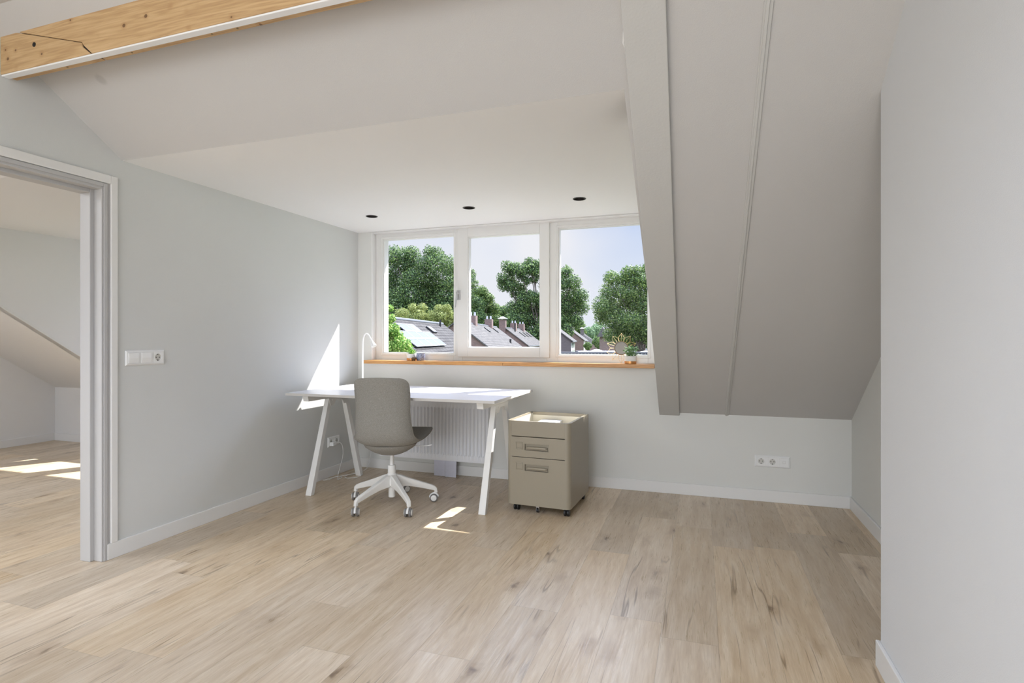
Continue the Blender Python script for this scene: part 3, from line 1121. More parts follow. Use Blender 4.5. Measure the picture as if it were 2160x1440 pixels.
def socket_insert(cx, parent):
    """recessed round socket with two pin holes and earth clips"""
    s = 0.0275
    mb = MB()
    n = 32
    rr = 0.0195
    yf = -0.0105

    def sq(a):
        c_, q_ = math.cos(a), math.sin(a)
        k_ = 1.0 / max(abs(c_), abs(q_))
        return cx + c_ * k_ * s, q_ * k_ * s
    vs, fs = [], []
    for i in range(n):
        a = 2 * PI * i / n
        x_, z_ = sq(a)
        vs += [(x_, -0.008, z_), (x_, yf, z_), (cx + math.cos(a) * rr, yf, math.sin(a) * rr), (cx + math.cos(a) * (rr - 0.0006), 0.002, math.sin(a) * (rr - 0.0006))]
    for i in range(n):
        j = (i + 1) % n
        for q in range(3):
            fs.append((i * 4 + q, j * 4 + q, j * 4 + q + 1, i * 4 + q + 1))
    mb._add(vs, fs)
    ins = mb.build('socket_insert', M['plastic'], parent, recalc=True)
    d = MB().lathe([(rr, 0), (rr, 0.001)], c=(cx, -0.0035, 0), seg=28, mat=Matrix.Rotation(PI / 2, 4, 'X'))
    d.build('socket_well', M['plastic_in'], ins)
    h = MB()
    for q in (-0.0095, 0.0095):
        h.tube([(cx + q, -0.0038, 0), (cx + q, -0.0055, 0)], 0.0030, 10)
    h.box(cx - 0.0018, cx + 0.0018, -0.0058, -0.0046, 0.0135, 0.0185)
    h.box(cx - 0.0025, cx + 0.0025, -0.0064, -0.0046, -0.0185, -0.0130)
    h.build('pin_hole', M['black'], ins)


def rocker(cx, parent):
    s = 0.0275
    mb = MB()
    pts = [(cx - s, -0.008, -s), (cx - s, -0.0118, -s), (cx - s, -0.0155, 0.0), (cx - s, -0.0128, s), (cx - s, -0.008, s)]
    mb.prism(pts, (2 * s, 0, 0))
    mb.build('rocker', M['plastic'], parent, bevel=0.0008)


# switches by the door
t = thing('light_switch', 'white double rocker switch with a socket beside the doorway', 'light switch', (XL, 2.204, 1.015), PI / 2)
cs = frame_plate(3, t)
rocker(cs[0], t)
rocker(cs[1], t)
socket_insert(cs[2], t)
t = thing('wall_socket', 'white triple outlet plate on the knee wall, right of the cabinet', 'socket', (0.461, YW, 0.276), 0)
cs = frame_plate(3, t)
socket_insert(cs[0], t)
socket_insert(cs[1], t)
mb = MB().box(cs[2] - 0.0275, cs[2] + 0.0275, -0.0108, -0.008, -0.0275, 0.0275)
dp = mb.build('data_cover', M['plastic'], t, bevel=0.0008)
rail_frame(MB(), cs[2] - 0.009, cs[2] + 0.009, -0.008, 0.008, 0.0012, 0.0012, 0.0012, 0.0012, -0.0125, -0.0107).build('data_flap', M['plastic_in'], dp)
t = thing('wall_socket', 'white double outlet under the desk on the left wall, a plug in it', 'socket', (XL, 3.828, 0.281), PI / 2)
cs = frame_plate(2, t)
socket_insert(cs[0], t)
socket_insert(cs[1], t)

# ================================================================== radiator
rad = thing('radiator', 'white ribbed panel radiator behind the desk', 'radiator', (-2.07, 4.11, 0.135), world=True)
RX0, RX1, RZ0, RZ1, RYF = -2.555, -1.583, 0.140, 0.602, 4.066
mb = MB()
prof = [0.0, 0.0, 1.0, 1.0]
nx = 30
pitch = (RX1 - RX0 - 0.03) / nx
xs_ = [RX0, RX0 + 0.015]
ds_ = [0, 0]
for i in range(nx):
    x0 = RX0 + 0.015 + i * pitch
    xs_ += [x0 + pitch * 0.12, x0 + pitch * 0.30, x0 + pitch * 0.62, x0 + pitch * 0.80]
    ds_ += [0, 1, 1, 0]
xs_ += [RX1 - 0.015, RX1]
ds_ += [0, 0]
zrows = [(RZ0, 0), (RZ0 + 0.040, 0), (RZ0 + 0.052, 1), (RZ1 - 0.052, 1), (RZ1 - 0.040, 0), (RZ1, 0)]
vs, fs = [], []
for (z_, a) in zrows:
    for x_, d in zip(xs_, ds_):
        vs.append((x_, RYF + 0.020 * a * (1 - d) * 1.0, z_))
n = len(xs_)
for i in range(len(zrows) - 1):
    for j in range(n - 1):
        fs.append((i * n + j, i * n + j + 1, (i + 1) * n + j + 1, (i + 1) * n + j))
mb._add(vs, fs)
mb.build('front_panel', M['radiator'], rad, smooth=True, angle=60)
mb = MB()
for x_ in (RX0 - 0.004, RX1):
    MB().box(x_, x_ + 0.004, RYF - 0.002, 4.150, RZ0 - 0.004, RZ1 + 0.004).build('side_panel', M['radiator'], rad, bevel=0.001)
MB().box(RX0, RX1, 4.135, 4.147, RZ0 + 0.002, RZ1 - 0.002).build('back_panel', M['radiator'], rad)
mb = MB()
mb.box(RX0, RX1, RYF - 0.001, RYF + 0.006, RZ1 - 0.002, RZ1 + 0.004)
mb.box(RX0, RX1, RYF - 0.001, RYF + 0.085, RZ0 - 0.006, RZ0 + 0.004)
for i in range(60):
    x_ = RX0 + 0.01 + i * (RX1 - RX0 - 0.02) / 60
    mb.box(x_, x_ + 0.008, RYF + 0.006, 4.147, RZ1, RZ1 + 0.004)
mb.build('top_grille', M['radiator'], rad)
mb = MB()
mb.tube([(RX0, 4.10, 0.175), (RX0 - 0.022, 4.10, 0.175)], 0.008, 12)
mb.tube([(RX0 - 0.020, 4.10, 0.175), (RX0 - 0.024, 4.10, 0.175), (RX0 - 0.036, 4.10, 0.175), (RX0 - 0.040, 4.10, 0.175)], [0.009, 0.013, 0.013, 0.010], 14)
mb.build('valve', M['brass'], rad, smooth=True)
for x_ in (RX0 + 0.07, RX1 - 0.07):
    MB().box(x_, x_ + 0.04, 4.147, YW - 0.0005, RZ0 + 0.03, RZ1 - 0.05).build('bracket', M['radiator'], rad)
# leaflet under the radiator
mb = MB()
mb.prism([(-2.062, 4.088, 0.003), (-2.062, 4.092, 0.132), (-2.062, 4.0935, 0.132), (-2.062, 4.0895, 0.003)], (0.098, 0, 0))
mb.prism([(-1.962, 4.086, 0.0), (-1.962, 4.091, 0.132), (-1.962, 4.0925, 0.132), (-1.962, 4.0875, 0.0)], (0.098, 0, 0))
tag(mb.build('leaflet', M['paper_blue']), 'pale bluish folded leaflet hanging below the radiator', 'leaflet')

# ================================================================== desk
DX0, DX1, DY0, DY1, DTZ = -2.768, -1.198, 3.190, 4.004, 0.735
desk = thing('desk', 'white desk top on two white A-shaped trestles in front of the radiator', 'desk', ((DX0 + DX1) / 2, (DY0 + DY1) / 2, 0), world=True)
mb = MB().box(DX0, DX1, DY0, DY1, DTZ - 0.018, DTZ)
mb.mi = [1, 0, 1, 1, 1, 1]
mb.build('desk_top', [M['desk_top'], M['desk_edge']], desk, bevel=0.001)


def trestle(xc):
    e = bpy.data.objects.new('trestle', None)
    COL.objects.link(e)
    e.parent = desk
    e.location = (xc - desk.location.x, 0, 0)
    WOFF[e.name] = Vector((xc, desk.location.y, 0))
    zt = DTZ - 0.018
    mb = MB()
    mb.prism([(xc - 0.024, 3.245, zt), (xc - 0.024, 3.255, zt - 0.045), (xc - 0.024, 3.955, zt - 0.045), (xc - 0.024, 3.965, zt)][::-1], (0.045, 0, 0))
    mb.build('trestle_bar', M['steel'], e, bevel=0.002)
    for (yf, yt) in ((3.293, 3.505), (3.903, 3.700)):
        s = 1 if yt > yf else -1
        mb = MB()
        lo = [(xc - 0.024, yf - 0.019, 0), (xc + 0.024, yf - 0.019, 0), (xc + 0.024, yf + 0.019, 0), (xc - 0.024, yf + 0.019, 0)]
        hi = [(xc - 0.016, yt - 0.022, zt - 0.045), (xc + 0.020, yt - 0.022, zt - 0.045), (xc + 0.020, yt + 0.022, zt - 0.045), (xc - 0.016, yt + 0.022, zt - 0.045)]
        mb.hexa(lo, hi)
        lg = mb.build('leg', M['steel'], e, bevel=0.003)
    mb = MB()
    mb.prism([(xc + 0.0185, 3.478, zt - 0.044), (xc + 0.0185, 3.73, zt - 0.044), (xc + 0.0185, 3.70, zt - 0.10), (xc + 0.0185, 3.665, zt - 0.10), (xc + 0.0185, 3.64, zt - 0.066), (xc + 0.0185, 3.565, zt - 0.066), (xc + 0.0185, 3.54, zt - 0.10), (xc + 0.0185, 3.50, zt - 0.10)], (0.004, 0, 0))
    mb.tube([(xc + 0.022, 3.522, zt - 0.06), (xc + 0.026, 3.522, zt - 0.06)], 0.006, 10)
    mb.build('joint_bracket', M['steel'], e)
    return e


trestle(-2.645)
trestle(-1.318)

# ================================================================== desk lamp
LX, LY = -2.579, 3.85
lamp = thing('desk_lamp', 'slim white gooseneck desk lamp behind the chair back', 'lamp', (LX, LY, DTZ), world=True)
MB().lathe([(0.0, DTZ), (0.062, DTZ), (0.065, DTZ + 0.004), (0.062, DTZ + 0.014), (0.012, DTZ + 0.020), (0.008, DTZ + 0.03)], c=(LX, LY, 0), seg=32).build('lamp_base', M['plastic'], lamp, smooth=True)
pts = [(LX, LY, DTZ + 0.02), (LX, LY, 0.90), (LX, LY, 1.06)]
rx = Vector((math.cos(TH), math.sin(TH), 0))
for (u, z_) in ((0.001, 1.09), (0.004, 1.115), (0.010, 1.138), (0.020, 1.152), (0.031, 1.156), (0.043, 1.149), (0.055, 1.132), (0.066, 1.112), (0.074, 1.095)):
    pts.append((LX + rx.x * u, LY + rx.y * u, z_))
MB().tube(pts, 0.0065, 12).build('gooseneck', M['plastic'], lamp, smooth=True)
hb = Vector((LX, LY, 0)) + rx * 0.073 + Vector((0, 0, 1.098))
ax = (rx * 0.40 + Vector((0, 0, -1)) * 0.75 + Vector((0.05, -0.25, 0))).normalized()
rot = ax.to_track_quat('Z', 'Y').to_matrix().to_4x4()
MB().lathe([(0.0065, -0.01), (0.009, 0.0), (0.014, 0.020), (0.021, 0.040), (0.0215, 0.050), (0.0195, 0.052)], c=hb, seg=24, mat=rot).build('lamp_head', M['plastic'], lamp, smooth=True)
MB().lathe([(0.017, 0.0521), (0.016, 0.054)], c=hb, seg=20, mat=rot).build('lamp_lens', M['plastic_in'], lamp, smooth=True)


def catmull(pts, k=6):
    P = [Vector(p) for p in pts]
    P = [P[0] * 2 - P[1]] + P + [P[-1] * 2 - P[-2]]
    out = []
    for i in range(1, len(P) - 2):
        for j in range(k):
            t = j / k
            a, b_, c_, d = P[i - 1], P[i], P[i + 1], P[i + 2]
            out.append(0.5 * ((2 * b_) + (-a + c_) * t + (2 * a - 5 * b_ + 4 * c_ - d) * t * t + (-a + 3 * b_ - 3 * c_ + d) * t ** 3))
    out.append(P[-2])
    return out


# power cable with its plug
cab = thing('power_cable', 'thin white cable looping on the floor from the plug to the lamp', 'cable', (XL + 0.05, 3.85, 0), world=True)
mb = MB()
mb.box(XL + 0.009, XL + 0.045, 3.768, 3.815, 0.252, 0.282)
mb.build('plug', M['plastic'], cab, bevel=0.004, bseg=3)
cp = [(XL + 0.040, 3.800, 0.272), (XL + 0.055, 3.840, 0.270), (XL + 0.060, 3.868, 0.235), (XL + 0.055, 3.88, 0.16), (XL + 0.050, 3.86, 0.09),
      (XL + 0.07, 3.80, 0.03), (XL + 0.10, 3.75, 0.006), (XL + 0.125, 3.72, 0.004), (XL + 0.11, 3.79, 0.004), (XL + 0.05, 3.80, 0.004),
      (XL + 0.06, 3.70, 0.004), (XL + 0.03, 3.66, 0.004), (XL + 0.06, 3.74, 0.008), (XL + 0.10, 3.84, 0.006), (XL + 0.16, 3.95, 0.004), (XL + 0.21, 3.93, 0.004), (XL + 0.23, 3.84, 0.004),
      (XL + 0.17, 3.78, 0.004), (XL + 0.12, 3.82, 0.007), (XL + 0.13, 3.93, 0.005), (XL + 0.15, 4.03, 0.004), (XL + 0.18, 4.06, 0.05), (XL + 0.22, 4.045, 0.2),
      (XL + 0.26, 4.03, 0.45), (XL + 0.265, 4.022, 0.70), (XL + 0.265, 4.012, 0.737), (XL + 0.265, 3.97, 0.7385), (LX, LY + 0.06, 0.7385)]
MB().tube(catmull(cp, 6), 0.0022, 6).build('cord', M['plastic'], cab, smooth=True)

# ================================================================== office chair
CHX, CHY, CHR = -1.975, 3.29, math.radians(105.5 - 90)
ch = thing('office_chair', 'grey melange fabric swivel chair with white five-star base at the desk', 'office chair', (CHX, CHY, 0), CHR)
# profile: (y forward, z, half width, curl)
PR = [(.236, .452, .200, .0, 0), (.243, .466, .212, .0, 0), (.232, .478, .226, .0, 0), (.16, .474, .240, .0, 0), (.06, .457, .236, .002, 0), (-.06, .438, .221, .010, 0), (-.14, .434, .206, .026, 0),
      (-.205, .454, .194, .044, 0), (-.238, .505, .187, .050, 0), (-.250, .575, .180, .046, 0), (-.252, .650, .174, .042, 0), (-.255, .720, .176, .038, 0),
      (-.263, .785, .177, .034, 0), (-.272, .828, .173, .028, .003), (-.277, .852, .162, .022, .007), (-.280, .866, .145, .016, .009), (-.281, .871, .118, .010, .006)]
P4 = [Vector((a[0], a[1], a[2])) for a in PR]
Q4 = [Vector((a[3], a[4], 0)) for a in PR]
pc = catmull(P4, 4)
qc = catmull(Q4, 4)
NU = 22


def shell(off0, thick_sign):
    """grid of points of the shell surface moved by off0 along its outward normal"""
    rows = []
    m = len(pc)
    for i in range(m):
        a = pc[max(i - 1, 0)]
        c_ = pc[min(i + 1, m - 1)]
        t_ = Vector((c_.x - a.x, c_.y - a.y))
        t_ = t_.normalized() if t_.length > 1e-6 else Vector((0, 1))
        nin = Vector((-t_.y, t_.x)) * -1.0      # candidate inner direction
        # inner side = forward (+y) for the back and up (+z) for the seat
        nin = Vector((t_.y, -t_.x))
        if nin.x + nin.y < 0:
            nin = -nin
        row = []
        for j in range(NU + 1):
            u = -1 + 2 * j / NU
            cu = qc[i].x * (abs(u) ** 2.6)
            edge = max(0.0, 1 - abs(u) ** 6) if off0 < 0 else 1.0
            y_ = pc[i].x + nin.x * (cu + off0 * (edge if off0 < 0 else 1))
            z_ = pc[i].y + nin.y * (cu + off0 * (edge if off0 < 0 else 1)) - qc[i].y * abs(u) ** 2.2
            row.append(Vector((u * pc[i].z, y_, z_)))
        rows.append(row)
    return rows


inner = shell(0.010, 1)
outer = shell(-0.020, -1)


def grid_faces(rows, flip=False, cap=None):
    m, n_ = len(rows), len(rows[0])
    fs_ = []
    for i in range(m - 1):
        for j in range(n_ - 1):
            q = (i * n_ + j, i * n_ + j + 1, (i + 1) * n_ + j + 1, (i + 1) * n_ + j)
            fs_.append(q[::-1] if flip else q)
    return fs_


def rim_loop(rows):
    m, n_ = len(rows), len(rows[0])
    idx = [(0, j) for j in range(n_)] + [(i, n_ - 1) for i in range(1, m)] + [(m - 1, j) for j in range(n_ - 2, -1, -1)] + [(i, 0) for i in range(m - 2, 0, -1)]
    return idx


mb = MB()
m_, n_ = len(inner), NU + 1
allv = [p for r_ in inner for p in r_] + [p for r_ in outer for p in r_]
fs = grid_faces(inner)
fs += [tuple(i + m_ * n_ for i in q[::-1]) for q in grid_faces(outer)]
lp = rim_loop(inner)
for a in range(len(lp)):
    b_ = (a + 1) % len(lp)
    i0 = lp[a][0] * n_ + lp[a][1]
    i1 = lp[b_][0] * n_ + lp[b_][1]
    fs.append((i0, i1, i1 + m_ * n_, i0 + m_ * n_))
mb._add(allv, fs)
mb.build('seat_shell', M['fabric'], ch, smooth=True, recalc=True, angle=75)
rim = [(inner[i][j] * 0.35 + outer[i][j] * 0.65) for (i, j) in lp]
rim2 = []
for i, p in enumerate(rim):
    if not rim2 or (p - rim2[-1]).length > 0.004:
        rim2.append(p)
rim2.append(rim2[0])
MB().tube(rim2, 0.0030, 6, caps=False).build('piping', M['piping'], ch, smooth=True)
mb = MB().lathe([(0.045, 0.346), (0.072, 0.352), (0.108, 0.368), (0.140, 0.388), (0.160, 0.404), (0.172, 0.424)], c=(0, -0.035, 0), seg=36, sx=1.04, sy=0.98)
mb.build('seat_underside', M['fabric'], ch, smooth=True)
mb = MB()
mb.tube([(0.13, 0.02, 0.398), (0.168, 0.02, 0.392), (0.235, 0.035, 0.391)], 0.0032, 8)
mb.tube([(0.232, 0.034, 0.391), (0.262, 0.042, 0.397)], [0.005, 0.007], 10, flat=0.7)
mb.build('height_lever', M['plastic'], ch, smooth=True)
MB().lathe([(0.014, 0.19), (0.014, 0.352)], seg=20).build('gas_lift', M['steel'], ch, smooth=True)
mb = MB().lathe([(0.020, 0.052), (0.0225, 0.054), (0.0225, 0.185), (0.0265, 0.195), (0.0265, 0.262), (0.0245, 0.266), (0.015, 0.267)], seg=28)
mb.build('column', M['steel'], ch, smooth=True)
# star base
base_ang = [math.radians(a) - CHR for a in (-107.8, -38.5, 33.8, 103.5, 176.5)]
hub = MB().lathe([(0.030, 0.128), (0.040, 0.135), (0.042, 0.175), (0.036, 0.200), (0.027, 0.213)], seg=30)
hub.build('hub', M['steel'], ch, smooth=True)
for a in base_ang:
    d = Vector((math.cos(a), math.sin(a), 0))
    s_ = Vector((-math.sin(a), math.cos(a), 0))
    mb = MB()
    st = [(0.012, 0.208, 0.128, 0.024), (0.06, 0.196, 0.124, 0.021), (0.12, 0.171, 0.118, 0.018), (0.20, 0.141, 0.100, 0.0155), (0.262, 0.119, 0.083, 0.0140), (0.286, 0.108, 0.076, 0.0135)]
    secs = []
    for (r_, zt, zb, w) in st:
        c0 = d * r_
        secs.append([c0 + s_ * w * 0.75 + Vector((0, 0, zt)), c0 - s_ * w * 0.75 + Vector((0, 0, zt)), c0 - s_ * w + Vector((0, 0, zt - 0.008)),
                     c0 - s_ * w * 0.8 + Vector((0, 0, zb)), c0 + s_ * w * 0.8 + Vector((0, 0, zb)), c0 + s_ * w + Vector((0, 0, zt - 0.008))])
    # bend down to the caster stem
    for (ra, rb, zt, zb, w) in ((0.303, 0.285, 0.092, 0.070, 0.0130), (0.308, 0.284, 0.060, 0.060, 0.0120)):
        c0, c1 = d * ra, d * rb
        secs.append([c0 + s_ * w * 0.75 + Vector((0, 0, zt)), c0 - s_ * w * 0.75 + Vector((0, 0, zt)), c0 * 0.99 - s_ * w + Vector((0, 0, zt)),
                     c1 - s_ * w * 0.8 + Vector((0, 0, zb)), c1 + s_ * w * 0.8 + Vector((0, 0, zb)), c0 * 0.99 + s_ * w + Vector((0, 0, zt))])
    vs = [p for q in secs for p in q]
    fs = []
    for i in range(len(secs) - 1):
        for j in range(6):
            fs.append((i * 6 + j, i * 6 + (j + 1) % 6, (i + 1) * 6 + (j + 1) % 6, (i + 1) * 6 + j))
    fs.append((5, 4, 3, 2, 1, 0))
    fs.append(tuple((len(secs) - 1) * 6 + j for j in range(6)))
    mb._add(vs, fs)
    o = mb.build('base_leg', M['steel'], ch, smooth=True, recalc=True, angle=50)
    bv = o.modifiers.new('bevel', 'BEVEL')
    bv.width = 0.003
    bv.segments = 2
# casters: (leg angle, world heading of the wheel axis)
for k_, (a, hd_) in enumerate(zip(base_ang, (25, 15, -70, 150, 22))):
    e = bpy.data.objects.new('caster', None)
    COL.objects.link(e)
    e.parent = ch
    hr = math.radians(hd_) - CHR
    axd = Vector((math.cos(hr), math.sin(hr), 0))
    fw = Vector((-math.sin(hr), math.cos(hr), 0))
    cpos = Vector((math.cos(a), math.sin(a), 0)) * 0.296 + fw * -0.012
    e.location = cpos
    for s in (-1, 1):
        c0 = axd * (s * 0.007) + Vector((0, 0, 0.0265))
        c1 = axd * (s * 0.0215) + Vector((0, 0, 0.0265))
        MB().tube([c0, c0 + axd * s * 0.002, c1 - axd * s * 0.002, c1], [0.024, 0.0265, 0.0265, 0.024], 28).build('wheel', M['rubber'], e, smooth=True)
        MB().tube([c1 - axd * s * 0.001, c1 + axd * s * 0.003, c1 + axd * s * 0.0045], [0.0195, 0.0195, 0.016], 24).build('wheel_cap', M['plastic'], e, smooth=True)
    hp = []
    for q in range(9):
        t_ = math.radians(10 + 170 * q / 8)
        hp.append(fw * math.cos(t_) * 0.0275 + Vector((0, 0, 0.0265 + math.sin(t_) * 0.0275)))
    mb = MB()
    mb.tube(hp, 0.0075, 8)
    mb.tube([fw * 0.012 + Vector((0, 0, 0.05)), fw * 0.012 + Vector((0, 0, 0.0625))], 0.007, 12)
    mb.build('caster_hood', M['plastic'], e, smooth=True)
    MB().tube([axd * -0.008 + Vector((0, 0, 0.0265)), axd * 0.008 + Vector((0, 0, 0.0265))], 0.010, 12).build('caster_axle', M['black'], e)

# ================================================================== file cabinet
CW, CD, CZ0, CZ1 = 0.427, 0.478, 0.047, 0.587
ca = thing('file_cabinet', 'beige lacquered rolling file cabinet with two drawers right of the desk', 'cabinet', (-0.985, 3.406, 0), math.radians(-2.7))
hw = CW / 2


def side_panel(s):
    r_ = 0.032
    pts = [(hw, CD), (hw, r_)]
    for q in range(1, 8):
        a = (PI / 2) * q / 7
        pts.append((hw - r_ + r_ * math.cos(a), r_ - r_ * math.sin(a)))
    pts += [(hw - r_ - 0.003, 0), (hw - r_ - 0.003, 0.018), (hw - r_ + 0.012, 0.030), (hw - 0.018, 0.05), (hw - 0.018, CD)]
    poly = [(s * x_, y_, CZ0 + (0.0)) for x_, y_ in pts]
    return MB().prism(poly, (0, 0, CZ1 - CZ0))


for s in (-1, 1):
    side_panel(s).build('side_panel', M['cabinet'], ca, smooth=True, angle=30)
mb = MB()
mb.box(-hw + 0.018, hw - 0.018, CD - 0.016, CD, CZ0, CZ1)
mb.box(-hw + 0.018, hw - 0.018, 0.03, CD - 0.016, CZ0, CZ0 + 0.014)
mb.build('back_panel', M['cabinet'], ca, bevel=0.001)
fw_ = hw - 0.035
# tray on top
mb = MB()
mb.box(-hw + 0.0185, hw - 0.0185, 0.022, CD - 0.0165, 0.492, 0.500)
mb.box(-hw + 0.0182, -hw + 0.021, 0.05, CD - 0.0165, 0.500, 0.578)
mb.box(hw - 0.021, hw - 0.0182, 0.05, CD - 0.0165, 0.500, 0.578)
mb.box(-hw + 0.021, hw - 0.021, CD - 0.0195, CD - 0.0165, 0.500, 0.566)
mb.build('tray', M['cabinet_in'], ca)
MB().box(-fw_ - 0.0005, fw_ + 0.0005, 0.0, 0.018, 0.489, CZ1).build('top_fascia', M['cabinet'], ca, bevel=0.002)


def drawer(z0, z1, zc_sq, zc_h):
    x0, x1 = -fw_, fw_
    hx0, hx1, hz0, hz1 = -0.088, 0.070, zc_h - 0.020, zc_h + 0.020
    mb = MB()
    mb.box(x0, hx0, 0.0, 0.018, z0, z1)
    mb.box(hx1, x1, 0.0, 0.018, z0, z1)
    mb.box(hx0, hx1, 0.0, 0.018, z0, hz0)
    mb.box(hx0, hx1, 0.0, 0.018, hz1, z1)
    mb.box(hx0, hx1, 0.013, 0.018, hz0, hz1)
    dr_ = mb.build('drawer', M['cabinet'], ca)
    h = MB()
    h.tube([(hx0 + 0.012, 0.007, zc_h - 0.004), (hx0 + 0.020, 0.001, zc_h - 0.004), (hx1 - 0.020, 0.001, zc_h - 0.004), (hx1 - 0.012, 0.007, zc_h - 0.004)], [0.006, 0.009, 0.009, 0.006], 12, flat=1.0)
    h.box(hx0 + 0.008, hx1 - 0.008, 0.004, 0.014, hz0 + 0.003, zc_h + 0.002)
    h.build('handle', M['cabinet'], dr_, smooth=True, angle=40)
    q = MB()
    rail_frame(q, hx0 - 0.003, hx1 + 0.003, hz0 - 0.003, hz1 + 0.003, 0.003, 0.003, 0.003, 0.003, -0.0018, 0.004)
    q.build('handle_rim', M['cabinet'], dr_, bevel=0.0008)
    q = MB()
    sx = -0.128
    rail_frame(q, sx - 0.025, sx + 0.025, zc_sq - 0.024, zc_sq + 0.024, 0.007, 0.007, 0.007, 0.007, -0.0035, 0.001)
    q.build('label_holder', M['cabinet'], dr_, bevel=0.002)
    return dr_


drawer(0.357, 0.4845, 0.428, 0.421)
drawer(CZ0, 0.353, 0.297, 0.290)
MB().box(-fw_ - 0.002, fw_ + 0.002, 0.019, 0.021, CZ0 + 0.002, 0.488).build('drawer_gap_shade', M['dark'], ca)  # dark sheet standing in for shade between the drawers
for (x_, y_) in ((-hw + 0.055, 0.045), (hw - 0.030, 0.030), (hw - 0.035, CD - 0.05), (-hw + 0.055, CD - 0.05)):
    e = bpy.data.objects.new('caster', None)
    COL.objects.link(e)
    e.parent = ca
    e.location = (x_, y_, 0)
    for s in (-1, 1):
        MB().tube([(s * 0.003, 0, 0.0225), (s * 0.006, 0, 0.0225), (s * 0.016, 0, 0.0225), (s * 0.018, 0, 0.0225)], [0.020, 0.0225, 0.0225, 0.018], 22).build('wheel', M['black'], e, smooth=True)
    MB().tube([(0, 0.0, 0.024), (0, 0.0, CZ0 + 0.001)], 0.009, 12).build('caster_stem', M['black'], e)
e = bpy.data.objects.new('safety_caster', None)
COL.objects.link(e)
e.parent = ca
e.location = (-0.01, 0.03, 0)
MB().tube([(-0.006, 0, 0.014), (0.006, 0, 0.014)], 0.013, 18).build('wheel', M['black'], e, smooth=True)
MB().box(-0.010, -0.008, -0.006, 0.006, 0.012, CZ0).box(0.008, 0.010, -0.006, 0.006, 0.012, CZ0).box(-0.010, 0.010, -0.007, 0.007, 0.034, CZ0).build('fork', M['chrome'], e)
# notebook in the tray
nb = thing('notebook', 'thick white notebook lying in the open tray on the file cabinet', 'notebook', (-1.005, 3.735, 0.5005), math.radians(-2))
MB().box(-0.066, 0.068, -0.098, 0.098, 0.001, 0.0375).build('pages', M['paper'], nb)
MB().box(-0.070, 0.070, -0.101, 0.101, 0.0375, 0.040).box(-0.070, 0.070, -0.101, 0.101, 0.0, 0.001).box(-0.070, -0.066, -0.101, 0.101, 0.001, 0.0375).build('cover', M['paper'], nb)



# ================================================================== things on the sill
SZ = 0.932


def blade(mb, root, dirv, length, width, bend=0.3, thick=0.0015):
    """a pointed leaf from root along dirv, bending down"""
    dirv = Vector(dirv).normalized()
    side = dirv.cross(Vector((0, 0, 1)))
    side = side.normalized() if side.length > 1e-3 else Vector((1, 0, 0))
    ks = [0, 0.25, 0.5, 0.75, 1.0]
    ws = [0.45, 0.9, 1.0, 0.65, 0.06]
    vs = []
    nrm = side.cross(dirv).normalized()
    for k_, w_ in zip(ks, ws):
        c_ = Vector(root) + dirv * length * k_ + Vector((0, 0, -1)) * bend * length * k_ * k_
        vs.append(c_ - side * width * w_ * 0.5 + nrm * width * 0.12)
        vs.append(c_ - nrm * thick)
        vs.append(c_ + side * width * w_ * 0.5 + nrm * width * 0.12)
    fs = []
    for i in range(4):
        a = i * 3
        fs += [(a, a + 1, a + 4, a + 3), (a + 1, a + 2, a + 5, a + 4)]
    mb._add(vs, fs)


def pot(px, py, r_, h, name, label):
    t_ = thing(name, label, 'plant', (px, py, SZ))
    mb = MB().lathe([(r_ * 0.93, 0), (r_ * 0.97, 0.004), (r_, h * 0.4)], seg=32)
    base_ = MB().lathe([(r_ * 0.90, 0.0), (r_ * 0.96, 0.003), (r_ * 0.985, h * 0.36)], seg=32)
    base_.build('pot_band', M['copper'], t_, smooth=True)
    n = 32
    ring = [(r_ * 0.985, h * 0.36), (r_, h * 0.40), (r_, h * 0.985), (r_ * 0.985, h), (r_ * 0.92, h), (r_ * 0.90, h * 0.85)]
    MB().lathe(ring, seg=n).build('pot', M['concrete'], t_, smooth=True, angle=30)
    MB().lathe([(r_ * 0.89, h * 0.85), (r_ * 0.5, h * 0.90)], seg=20).build('soil', M['soil'], t_)
    return t_


p1 = pot(-2.312, 4.170, 0.043, 0.056, 'potted_succulent', 'small spiky green succulent in a white and copper pot, left on the sill')
mb = MB()
rnd = random.Random(3)
for i in range(26):
    a = i * 2.399
    el = math.radians(80 - 45 * (i / 26.0))
    d = Vector((math.cos(a) * math.cos(el), math.sin(a) * math.cos(el), math.sin(el)))
    blade(mb, (d.x * 0.008, d.y * 0.008, 0.047), d, 0.052 + 0.018 * rnd.random(), 0.011, 0.12)
mb.build('leaves', M['leaf_pot'], p1, smooth=False)
p2 = pot(-0.492, 4.150, 0.0445, 0.056, 'potted_herb', 'pale leafy green plant in a white and copper pot, right on the sill')
mb = MB()
st = MB()
rnd = random.Random(5)
for i in range(30):
    a = rnd.uniform(0, 2 * PI)
    el = math.radians(rnd.uniform(30, 88))
    d = Vector((math.cos(a) * math.cos(el) * 1.05, math.sin(a) * math.cos(el) * 0.7, math.sin(el)))
    L = rnd.uniform(0.045, 0.085)
    p0 = Vector((rnd.uniform(-.02, .02), rnd.uniform(-.02, .02), 0.048))
    p3 = p0 + d * L
    st.tube([p0, (p0 + p3) / 2 + Vector((0, 0, 0.004)), p3], 0.0009, 5)
    for k_ in range(11):
        t0_ = 0.25 + 0.75 * k_ / 10
        q = p0.lerp(p3, t0_)
        a2 = rnd.uniform(0, 2 * PI)
        dd = Vector((math.cos(a2), math.sin(a2), rnd.uniform(0.0, 0.9)))
        blade(mb, q, dd, rnd.uniform(0.013, 0.021), 0.0115, 0.15, 0.0006)
mb.build('leaves', M['leaf_pot_pale'], p2)
st.build('stems', M['leaf_pot'], p2)

